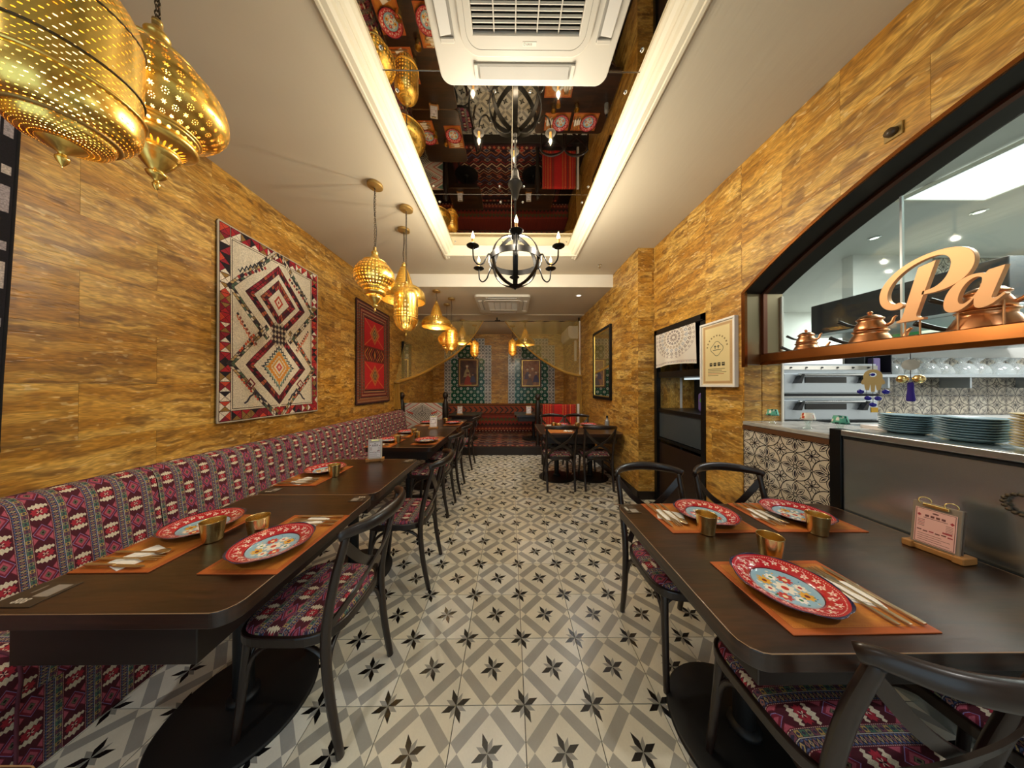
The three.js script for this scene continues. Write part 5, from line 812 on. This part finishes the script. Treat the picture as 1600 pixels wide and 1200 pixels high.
// ---------- chandelier: iron globe of hoops with six candles ----------
{
  const t = thing('globe_chandelier', 'black iron globe chandelier with six candle lights under the mirrored ceiling', 'chandelier', [0.047, 2.56, 2.35]), R = 0.235;
  const iron = std('#15120f', 0.42, 0.6), loop = (n, f) => Array.from({ length: n + 1 }, (_, i) => f(i / n * TAU));
  const hoop = (w, th, r, horizontal) => { const o = [], N = 64, pos = [], idx = [], uv = []; for (let i = 0; i <= N; i++) { const a = i / N * TAU; for (const [q, s] of [[-1, -1], [1, -1], [1, 1], [-1, 1]]) { const rad = r + s * th / 2; horizontal ? pos.push(Math.cos(a) * rad, q * w / 2, Math.sin(a) * rad) : pos.push(q * w / 2, Math.cos(a) * rad, Math.sin(a) * rad); uv.push(i / N, q); } } for (let i = 0; i < N; i++) for (let j = 0; j < 4; j++) { const a = i * 4 + j, b = i * 4 + (j + 1) % 4; idx.push(a, a + 4, b, b, a + 4, b + 4); } const g = new THREE.BufferGeometry(); g.setAttribute('position', new THREE.Float32BufferAttribute(pos, 3)); g.setAttribute('uv', new THREE.Float32BufferAttribute(uv, 2)); g.setIndex(idx); g.computeVertexNormals(); void o; return toCreasedNormals(g, 0.5); };
  void loop;
  part('equator_hoop', hoop(0.05, 0.007, R + 0.004, true), iron, t); for (let k = 0; k < 3; k++) part('meridian_hoop', hoop(0.04, 0.007, R - 0.002 - k * 0.003, false), iron, t, [0, 0, 0], [0, k * Math.PI / 3, 0]);
  part('bottom_boss', lathe(smoothProfile([[0.001, -0.262], [0.01, -0.255], [0.018, -0.242], [0.045, -0.236], [0.055, -0.226], [0, -0.222]], 24), 24), iron, t); part('top_boss', lathe(smoothProfile([[0, 0.218], [0.05, 0.222], [0.03, 0.24], [0.016, 0.25], [0.012, 0.28], [0, 0.285]], 24), 24), iron, t);
  part('hanging_rod', cyl(0.008, 0.008, 0.42, 12), iron, t, [0, 0.47, 0]); part('canopy', lathe(smoothProfile([[0.008, 0.56], [0.02, 0.575], [0.034, 0.61], [0.042, 0.66], [0.06, 0.7], [0.062, 0.71], [0, 0.711]], 24), 28), iron, t);
  for (let k = 0; k < 6; k++) {
    const a = part('arm', limb([[0, -0.012, R], [0, 0.0, R + 0.03], [0, -0.035, R + 0.055], [0, -0.095, R + 0.085], [0, -0.115, R + 0.13], [0, -0.085, R + 0.168], [0, 0.02, R + 0.18]], 0.0068, 30, 8), iron, t, [0, 0, 0], [0, k * Math.PI / 3, 0]);
    part('drip_plate', lathe(smoothProfile([[0, 0.018], [0.03, 0.017], [0.05, 0.026], [0.051, 0.03], [0.03, 0.022], [0, 0.022]], 20), 28), iron, a, [0, 0, R + 0.18]); part('candle_sleeve', cyl(0.0115, 0.0115, 0.065, 16), std('#cf9a55', 0.6), a, [0, 0.054, R + 0.18]);
    const f = part('candle_bulb', lathe(smoothProfile([[0.006, 0], [0.013, 0.012], [0.0145, 0.024], [0.008, 0.045], [0.001, 0.066]], 20), 16), flameMat, a, [0, 0.087, R + 0.18]); void f;
    const l = lampPoint(0, 0.11, 0, CANDLE, 3.5, 0.7); l.position.z = R + 0.18; a.add(l);
  }
}
// ---------- downlights ----------
function downlight(label, x, d, y, power) {
  const t = thing('downlight', label, 'ceiling light', [x, y, d], 0); part('ring', lathe([[0.036, 0.002], [0.036, -0.004], [0.05, -0.006], [0.054, 0.0], [0.05, 0.002]], 28), whitePlastic, t); part('lamp_face', at(cyl(0.035, 0.035, 0.004, 24), 0, -0.001, 0), std('#ffffff', 0.5, 0, { emissive: new THREE.Color(1, 0.9, 0.75), emissiveIntensity: 6 }), t);
  const s = new THREE.SpotLight(WHITE, power, 0, 1.05, 0.7); s.position.set(0, -0.02, 0); s.castShadow = true; s.shadow.radius = 2; s.name = 'downlight_lamp'; s.target.position.set(0, -3, 0); t.add(s); t.add(s.target);
}
downlight('small round downlight in the lower ceiling by the right wall', 1.17, 4.35, HB, 9);
downlight('added fill downlight in the ceiling behind the viewer, right side', 1.25, -0.55, HC, 14); downlight('added fill downlight in the ceiling behind the viewer, left side', -1.5, -0.75, HC, 14);  // unseen pair, added as fill light for the front of the room
// ---------- ceiling air conditioners ----------
function cassette(label, x, d, y, drop) {
  const t = thing('ceiling_air_conditioner', label, 'air conditioner', [x, y, d]), W = 0.95, wp = std('#cdc7b9', 0.4);
  const outer = rrect(W, W, 0.06); outer.holes.push(poly([[-0.27, -0.27], [-0.27, 0.27], [0.27, 0.27], [0.27, -0.27]])); const og = extr(outer, 0.032, 0.006); og.rotateX(Math.PI / 2); part('panel', og, wp, t, [0, drop + 0.036, 0]);
  part('housing', box(0.86, 0.03, 0.86), shadowBlack, t, [0, drop + 0.05, 0]);
  // raised inner frame with rounded corners round the intake
  const fr = rrect(0.66, 0.66, 0.09); fr.holes.push(poly([[-0.265, -0.24], [-0.265, 0.265], [0.265, 0.265], [0.265, -0.24]])); const fg = extr(fr, 0.016, 0.005); fg.rotateX(Math.PI / 2); part('intake_frame', fg, wp, t, [0, drop + 0.003, 0]);
  const gt = rrect(0.60, 0.60, 0.07); gt.holes.push(rrect(0.597, 0.597, 0.0685)); const gg = extr(gt, 0.002); gg.rotateX(Math.PI / 2); part('intake_seam', gg, std('#6e6a60', 0.6), t, [0, drop - 0.0165, 0]);
  const grid = part('intake_grille', box(0.54, 0.004, 0.52), shadowBlack, t, [0, drop + 0.02, 0]);
  const sg = rbox(0.53, 0.01, 0.008, 0.003); for (let i = 0; i < 25; i++) part('slat', sg, wp, grid, [0, -0.024, -0.245 + i * 0.0205], [0.5, 0, 0]); for (let i = 0; i < 4; i++) part('rib', box(0.006, 0.012, 0.5), wp, grid, [-0.16 + i * 0.107, -0.026, 0.01]);
  for (let k = 0; k < 4; k++) { const rec = part('outlet', rbox(0.56, 0.012, 0.075, 0.005), std('#8c887e', 0.6), t, [Math.sin(k * Math.PI / 2) * 0.4, drop - 0.001, Math.cos(k * Math.PI / 2) * 0.4], [0, k * Math.PI / 2, 0]); part('louver', rbox(0.5, 0.008, 0.058, 0.003), std('#cfcbc2', 0.4), rec, [0, -0.008, 0.004], [0.2, 0, 0]); for (const s of [-1, 1]) part('outlet_end', rbox(0.02, 0.008, 0.07, 0.003), wp, rec, [s * 0.27, -0.008, 0]); }
  const tx = canvasTex(256, 64, (c, w, h) => { rect(c, 0, 0, w, h, '#e2dccd'); c.fillStyle = '#6a665c'; c.strokeStyle = '#6a665c'; c.lineWidth = 6; c.beginPath(); c.arc(34, 32, 18, 0.5, TAU - 0.2); c.stroke(); c.fillRect(34, 29, 18, 6); c.font = 'bold 46px sans-serif'; c.textBaseline = 'middle'; c.fillText('GREE', 64, 34); });
  const lg = box(0.07, 0.001, 0.0175); part('logo', lg, [wp, wp, wp, std('#ffffff', 0.5, 0, { map: tx }), wp, wp], t, [0.02, drop - 0.0185, -0.275]);
}
cassette('big square white ceiling air conditioner below the mirrored ceiling', 0.08, 1.03, 3.19, 0.0);
cassette('white ceiling air conditioner in the lower ceiling near the drapes', -0.13, 4.76, HB - 0.045, 0.0);
{ // split unit on the right wall behind the drape
  const t = thing('wall_air_conditioner', 'white wall-mounted air conditioner behind the right sheer drape', 'air conditioner', [XP, 2.52, 6.45], -Math.PI / 2);
  const prof = [[0, 0], [0.16, 0.0], [0.2, 0.03], [0.225, 0.09], [0.228, 0.24], [0.21, 0.3], [0, 0.3]]; const g = sweep(prof, 0.86, 0.5); g.rotateY(-Math.PI / 2); part('housing', g, std('#e3dccb', 0.4), t, [0.43, 0, 0]); part('louver', rbox(0.78, 0.008, 0.07, 0.003), std('#c9c3b4', 0.4), t, [0, 0.012, 0.17], [0.5, 0, 0]); part('pipe_cover', rbox(0.07, 0.5, 0.05, 0.008), std('#e3dccb', 0.5), t, [0.3, -0.27, 0.03]);
}
{ const t = thing('sprinkler', 'small brass sprinkler head in the ceiling right of the chandelier', 'sprinkler', [1.28, HC, 3.64]); part('plate', lathe([[0, 0], [0.028, 0], [0.024, -0.008], [0, -0.008]].reverse(), 20), chrome, t); part('head', lathe([[0, -0.045], [0.014, -0.045], [0.014, -0.042], [0.005, -0.04], [0.006, -0.008]].reverse(), 14), agedBrass, t); }
// ---------- sheer drapes ----------
{
  const sheer = phys({ color: '#c4a860', roughness: 0.9, transparent: true, opacity: 0.38, side: THREE.DoubleSide }), dense = phys({ color: '#c99a3a', roughness: 0.9, transmission: 0.3, thickness: 0, side: THREE.DoubleSide });
  const W = (px, py, d) => [(px - 797) * d / 400, EYE - (py - 602) * d / 400, -d];
  function drape(label, topIn, topOut, swoop, dIn, dOut, floorEnd) {
    const t = thing('sheer_drape', label, 'drape', [0, 0, 0]);
    const dd = (s) => lerp(dIn, dOut, s), c = new THREE.CatmullRomCurve3(swoop.map(([x, y], i) => new THREE.Vector3(...W(x, y, dd(i / (swoop.length - 1))))));
    const T = (s) => new THREE.Vector3(...W(lerp(topIn[0], topOut[0], s), lerp(topIn[1], topOut[1], s), lerp(dIn, dOut, s)));
    part('sheer_panel', surface((u, v) => { const a = c.getPoint(u), b = T(u), p = a.lerp(b, v); p.z += 0.05 * Math.sin(u * 26 + v * 5 * u) * (0.3 + 0.7 * v) * Math.min(1, (1 - u) * 4 + 0.3); return [p.x, p.y, p.z]; }, 80, 24), sheer, t);
    part('gathered_hem', (() => { const pts = Array.from({ length: 24 }, (_, i) => { const p = c.getPoint(i / 23); return [p.x, p.y - 0.005, p.z + 0.02]; }); return limb(pts, (q) => 0.012 + 0.046 * q, 40, 10, 1, 0.6); })(), dense, t);
    const e = c.getPoint(1); part('hanging_tail', surface((u, v) => { const y = lerp(floorEnd, e.y, v), wv = 0.06 + 0.05 * (1 - v); return [e.x + (e.x < 0 ? 1 : -1) * (0.05 + (u - 0.5) * wv * 1.4), y, e.z + 0.03 + 0.02 * Math.sin(u * 22)]; }, 30, 12), dense, t);
    part('tie_band', at(new THREE.TorusGeometry(0.05, 0.012, 8, 24), 0, 0, 0, Math.PI / 2), agedBrass, t, [e.x + (e.x < 0 ? 0.05 : -0.05), e.y, e.z + 0.02]);
  }
  drape('yellow sheer drape swept to the left wall', [756, 501], [640, 501], [[755, 502], [738, 528], [712, 553], [680, 573], [650, 588], [618, 598]], 5.78, 5.1, 0.95);
  drape('yellow sheer drape swept to the right wall', [788, 501], [907, 501], [[789, 502], [806, 524], [828, 547], [855, 567], [882, 581], [908, 588]], 5.78, 5.74, 0.4);
  const r = thing('drape_rod', 'thin dark rod across the room carrying the two sheer drapes', 'rod', [-0.345, 2.865, 5.78]); part('rod', at(cyl(0.008, 0.008, 3.88, 10), 0, 0, 0, 0, 0, Math.PI / 2), blackIron, r); for (const x of [-1.9, 0.05, 1.9]) part('bracket', rbox(0.03, 0.09, 0.02, 0.004), blackIron, r, [x, 0.04, 0]); for (let i = 0; i < 3; i++) part('finial', sph(0.02, 12, 8), blackIron, r, [0.02 + i * 0.04, 0.012, 0]);
  solo('drape_pole', 'pale vertical pole at the right end of the drape rod', 'pole', cyl(0.016, 0.016, 1.3, 12), std('#d8cfc0', 0.5), [XP - 0.03, 2.22, 5.75]);
}
// ---------- rear alcove ----------
const izTex = canvasTex(256, 256, (c, w) => {   // green ground, white rosettes, curling leaves
  rect(c, 0, 0, w, w, '#0f4a3c'); for (const [x, y] of [[0, 0], [256, 0], [0, 256], [256, 256], [128, 128]]) { c.beginPath(); c.arc(x, y, 50, 0, TAU); c.fillStyle = '#c9d2cc'; c.fill(); for (let k = 0; k < 8; k++) { const a = k * TAU / 8; c.beginPath(); c.ellipse(x + Math.cos(a) * 26, y + Math.sin(a) * 26, 14, 8, a, 0, TAU); c.fillStyle = k % 2 ? '#3a6f78' : '#8aa7a2'; c.fill(); } c.beginPath(); c.arc(x, y, 11, 0, TAU); c.fillStyle = '#7d3b2c'; c.fill(); }
  for (const [x, y] of [[128, 0], [0, 128], [256, 128], [128, 256]]) { for (let k = 0; k < 4; k++) { const a = k * TAU / 4 + TAU / 8; c.beginPath(); c.ellipse(x + Math.cos(a) * 24, y + Math.sin(a) * 24, 20, 7, a, 0, TAU); c.fillStyle = '#2c7f68'; c.fill(); } dia(c, x, y, 10, 10, '#bcc7bf'); }
});
const bwTex = canvasTex(256, 256, (c, w) => { rect(c, 0, 0, w, w, '#c4c6c4'); for (const [x, y] of [[64, 64], [192, 192], [192, 64], [64, 192]]) { for (let k = 0; k < 6; k++) { const a = k * TAU / 6 + x; c.beginPath(); c.ellipse(x + Math.cos(a) * 34, y + Math.sin(a) * 34, 20, 11, a, 0, TAU); c.fillStyle = '#20262c'; c.fill(); } c.beginPath(); c.arc(x, y, 12, 0, TAU); c.fillStyle = '#31566a'; c.fill(); } for (const [x, y] of [[128, 128], [0, 0], [256, 0], [0, 256], [256, 256], [128, 0], [0, 128], [256, 128], [128, 256]]) dia(c, x, y, 22, 22, '#2a3238'); });
{
  const izM = ['#ffffff', '#eef5f0', '#f5f5ee'].map((c) => std(c, 0.22, 0, { map: izTex })), bwM = ['#ffffff', '#f2f2f0'].map((c) => std(c, 0.25, 0, { map: bwTex }));
  const S = 0.2, g = box(S - 0.002, S - 0.002, 0.01), hf = box(S / 2 - 0.002, S - 0.002, 0.01), sm = box(S / 2 - 0.002, S / 2 - 0.002, 0.01); uvScale(hf, 0.5, 1); uvScale(sm, 0.5, 0.5);
  function field(label, xa) {   // seven tiles wide, with a black and white border that steps in at the top like a pointed niche
    const t = thing('tile_panel', label, 'tile panel', [0, 0, 0]);
    for (let j = 0; j < 10; j++) { const y = 0.82 + (j + 0.5) * S; const inset = j < 7 ? 0 : j === 7 ? 1 : j === 8 ? 1 : 2;
      for (let i = 0; i < 7; i++) { const border = i < 1 || i > 5 || (j > 6 && (i < 1 + inset || i > 5 - inset)) || j === 9; if (j === 9 && (i < 1 || i > 5)) continue; part(border ? 'border_tile' : 'green_tile', g, border ? bwM[(i + j) % 2] : izM[(i * 3 + j) % 3], t, [xa + (i + 0.5) * S, y, -DB + 0.008]); } }
    part('base_strip', box(1.7, 0.1, 0.014), bwM[0], t, [xa + 0.7, 0.79, -DB + 0.01]);
  }
  field('green and white blossom tile panel on the back wall, left of the stone strip', -1.96); field('green and white blossom tile panel on the back wall, right of the stone strip', -0.06);
  void hf; void sm;
  const painting = (seedk, ground, figs) => canvasTex(256, 360, (c, w, h) => { rect(c, 0, 0, w, h, ground); for (let i = 0; i < 260; i++) { const a = hash(i, seedk, 1), b = hash(i, seedk, 2), k = hash(i, seedk, 3); c.fillStyle = `rgba(${k > 0.5 ? '150,96,60' : '40,22,18'},0.10)`; c.beginPath(); c.ellipse(a * w, b * h, 10 + k * 34, 8 + a * 20, b * 3, 0, TAU); c.fill(); } for (const [x, y, s, robe, skin, hat] of figs) { c.fillStyle = robe; c.beginPath(); c.moveTo(x, y - 26 * s); c.bezierCurveTo(x + 34 * s, y - 16 * s, x + 40 * s, y + 60 * s, x + 52 * s, y + 92 * s); c.lineTo(x - 52 * s, y + 92 * s); c.bezierCurveTo(x - 40 * s, y + 60 * s, x - 34 * s, y - 16 * s, x, y - 26 * s); c.fill(); c.fillStyle = skin; c.beginPath(); c.ellipse(x, y - 38 * s, 13 * s, 17 * s, 0, 0, TAU); c.fill(); c.fillStyle = hat; c.beginPath(); c.ellipse(x, y - 56 * s, 19 * s, 12 * s, 0, 0, TAU); c.fill(); } });
  const frm = std('#4a2a16', 0.4);
  framed('framed_painting', 'framed dark painting with seated robed figure on the left tile panel', 'painting', [-1.24, 1.80, DB - 0.018], 0, 0.62, 0.86, 0.045, 0.03, frm, std('#ffffff', 0.5, 0, { map: painting(3, '#3c221c', [[110, 150, 1.0, '#9c8a5c', '#b88a68', '#c9bda0'], [120, 250, 1.1, '#8c2a1c', '#a87858', '#5a2a1e'], [190, 240, 0.8, '#3a3c5c', '#9c7458', '#2e2430']]) }), [0.015, gold]);
  framed('framed_painting', 'framed pale painting of a group in robes on the right tile panel', 'painting', [0.62, 1.78, DB - 0.018], 0, 0.62, 0.86, 0.045, 0.03, frm, std('#ffffff', 0.5, 0, { map: painting(9, '#a5806c', [[80, 180, 0.9, '#5a5470', '#c09878', '#d8cdb8'], [150, 170, 0.9, '#8d6a62', '#c09878', '#e0d6c4'], [200, 220, 0.9, '#4d4668', '#b48a6c', '#c9b8a8'], [110, 262, 1.0, '#6c5a5a', '#b48a6c', '#cfc3ae']]) }), [0.015, gold]);
}
const stripeKilim = (w, h, rows, horizontal = true) => canvasTex(w, h, (c) => { let y = 0; rows.forEach(([f, hh, kind, col], k) => { const H = hh * h; rect(c, 0, y, w, H + 1, f); const n = Math.round(w / (H * (kind === 'arrow' ? 0.5 : 1))); for (let i = 0; i < n; i++) { const x = (i + 0.5) * w / n; if (kind === 'dia') { dia(c, x, y + H / 2, w / n * 0.42, H * 0.42, col, '#1c1418', 3); dia(c, x, y + H / 2, w / n * 0.2, H * 0.2, '#cdbfa8'); } if (kind === 'chev') { for (const q of [0, 0.25, 0.5]) pl(c, [[x - w / n / 2, y + H * (q + 0.05)], [x, y + H * (q + 0.45)], [x + w / n / 2, y + H * (q + 0.05)]], q === 0.25 ? col : '#d2c6ae', H * 0.07); } if (kind === 'teeth') { pg(c, [[x - w / n / 2, y + H], [x, y + H * 0.25], [x + w / n / 2, y + H]], col); } if (kind === 'arrow') { pl(c, [[x - w / n * 0.4, y + H * 0.12], [x + w / n * 0.2, y + H / 2], [x - w / n * 0.4, y + H * 0.88]], col, H * 0.12); } } y += H; void k; }); weave(c, w, h, 0.14, 2); });
{ // back bench with kilim cover
  const t = thing('rear_bench', 'low bench along the back wall covered in striped red kilim', 'bench', [0, 0, 0]);
  const backTex = stripeKilim(1024, 160, [['#7a4a26', 0.14], ['#3a2a22', 0.06], ['#8f4a36', 0.8, 'arrow', '#26343a']]), seatTex = stripeKilim(1024, 220, [['#7a2a22', 0.2, 'teeth', '#4a4630'], ['#5b4a2a', 0.16, 'teeth', '#8c2a20'], ['#80302a', 0.2, 'teeth', '#2a2420'], ['#4a2420', 0.1], ['#6e2c26', 0.18, 'teeth', '#b0603c'], ['#5a1c1c', 0.16, 'dia', '#7e3a2c']]);
  const L = XP - XL - 0.02, map = (g, h) => { uvPlanar(g, 0, 1); const u = g.attributes.uv; for (let i = 0; i < u.count; i++) u.setXY(i, (u.getX(i) + L / 2) / L * 1.6, u.getY(i) / h + 0.5); return g; };
  part('bench_back', map(rbox(L, 0.30, 0.14, 0.03), 0.3), std('#ffffff', 0.95, 0, { map: backTex }), t, [(XL + XP) / 2, 0.73, -7.57]); backTex.wrapS = seatTex.wrapS = THREE.RepeatWrapping;
  part('bench_seat', map(rbox(L, 0.42, 0.56, 0.03), 0.42), std('#ffffff', 0.95, 0, { map: seatTex }), t, [(XL + XP) / 2, 0.37, -7.22]);
  const carpet = canvasTex(1024, 640, (c, w, h) => { rect(c, 0, 0, w, h, '#2a1416'); for (const [m, f] of [[14, '#4a1a1c'], [50, '#1d1520'], [70, '#3a1a20']]) rect(c, m, m, w - 2 * m, h - 2 * m, f); for (let k = 0; k < 6; k++) { const y = 110 + k * 84; zig(c, 70, y, w - 70, 22, 16, ['#9a5a3a', '#c8b090', '#39466a'][k % 3], 8); zig(c, 70, y + 26, w - 70, 22, 16, ['#b7a184', '#8c2c26', '#a5663e'][k % 3], 6); for (let i = 0; i < 9; i++) dia(c, 120 + i * 98, y + 52, 26, 16, i % 2 ? '#8f2f28' : '#24304c', '#b9a184', 3); } for (let i = 0; i < 26; i++) { for (const y of [32, h - 32]) dia(c, 40 + i * 38, y, 14, 13, i % 2 ? '#b05038' : '#9c8a6a'); } weave(c, w, h, 0.16, 2); });
  const rg = surface((u, v) => [-1.3 + u * 2.6, 0.006 + 0.004 * Math.sin(u * 30) * (v < 0.04 ? 1 : 0.3), -(5.23 + v * 1.7)], 50, 30); solo('platform_carpet', 'dark red and navy zigzag carpet lying on the rear platform', 'carpet', rg, std('#ffffff', 0.97, 0, { map: carpet, side: THREE.DoubleSide }), [0, 0.161, 0]);
}
{ // dividers at the platform edge, hung with kilims, and carved posts
  const t1 = canvasTex(512, 420, (c, w, h) => { rect(c, 0, 0, w, h, '#b9b3aa'); const m = w / 2, q = h / 2; for (const [k, f] of [[1.35, '#b87a72'], [1.22, '#cfc8bd'], [1.08, '#2c2a2c'], [1.04, '#c4beb4']]) dia(c, m, q, 205 * k, 190 * k, f); c.setLineDash([16, 9]); for (let r = 186; r > 66; r -= 22) dia(c, m, q, r, r * 0.92, null, '#201e1e', 10); c.setLineDash([]); dia(c, m, q, 56, 56, '#2a2829'); dia(c, m, q, 40, 40, '#c2bcb2'); dia(c, m, q, 24, 24, '#2a2829'); dia(c, m, q, 10, 10, '#b8aea2'); for (const x of [0, w]) for (const y of [0, h]) { dia(c, x, y, 130, 120, '#a9625a'); dia(c, x, y, 104, 96, '#bfb8ae'); dia(c, x, y, 70, 66, '#4f6f6a'); } for (const s of [-1, 1]) pg(c, [[m + s * 110, q - 20], [m + s * 190, q - 60], [m + s * 190, q - 30], [m + s * 120, q + 14]], '#b04a3a'); weave(c, w, h, 0.12, 2); });
  const t2 = canvasTex(512, 300, (c, w, h) => { rect(c, 0, 0, w, h, '#a01c16'); for (let i = 0; i < 14; i++) { const x = i * 38; rect(c, x, 0, 16, h, ['#b8321c', '#7a1a12', '#c2541e'][i % 3]); for (let y = 8; y < h; y += 24) dia(c, x + 8, y, 5, 8, i % 2 ? '#d88a2c' : '#3a5a3c'); } rect(c, 190, 0, 110, h, '#b01a16'); weave(c, w, h, 0.14, 2); });
  const put = (label, x0, x1, y1, d, tex) => { const t = thing('woven_divider', label, 'divider', [(x0 + x1) / 2, 0.165, d]), W = x1 - x0, H = y1 - 0.165; part('board', rbox(W, H, 0.05, 0.008), darkWood, t, [0, H / 2, 0]); part('woven_cover', surface((u, v) => { const k = v < 0.46 ? [0.031 + 0.004 * Math.sin(u * 20), v / 0.46 * (H - 0.1) + 0.1] : v < 0.54 ? [0.031 - (v - 0.46) / 0.08 * 0.062, H + 0.006] : [-0.031, H - (v - 0.54) / 0.46 * (H - 0.15)]; return [(u - 0.5) * (W - 0.02), k[1], k[0]]; }, 30, 50), std('#ffffff', 0.95, 0, { map: tex, side: THREE.DoubleSide }), t); tex.wrapS = tex.wrapT = THREE.MirroredRepeatWrapping; uvScale(t.children[1].geometry, 1, 3.97, 0, -0.826); };
  put('divider hung with a white, pink and black diamond kilim at the platform edge', -2.23, -1.38, 1.05, 5.3, t1); put('divider hung with a bright red striped kilim at the platform edge', 0.66, 1.37, 1.02, 5.3, t2);
  const pg_ = lathe(smoothProfile([[0, 0], [0.05, 0], [0.05, 0.02], [0.035, 0.05], [0.04, 0.45], [0.05, 0.6], [0.062, 0.72], [0.055, 0.86], [0.034, 0.95], [0.03, 0.98], [0.052, 1.02], [0.056, 1.06], [0.04, 1.10], [0.02, 1.115], [0, 1.118]], 60), 24);
  for (const [label, x, d, k] of [['dark carved post with round head at the left wall', -2.2, 5.22, 1.0], ['dark carved post with round head right of the white kilim divider', -1.34, 5.32, 1.0], ['dark carved post with round head left of the red kilim divider', 0.575, 5.32, 0.97]]) { const g = pg_.clone(); g.scale(1, k, 1); solo('carved_post', label, 'post', g, darkWood, [x, 0.163, d]); }
  solo('white_board', 'narrow white upright board at the right end of the red divider', 'board', rbox(0.045, 0.87, 0.04, 0.004), std('#d8d2c8', 0.6), [1.41, 0.6, 5.3]);
}
renderer.render(scene, camera);
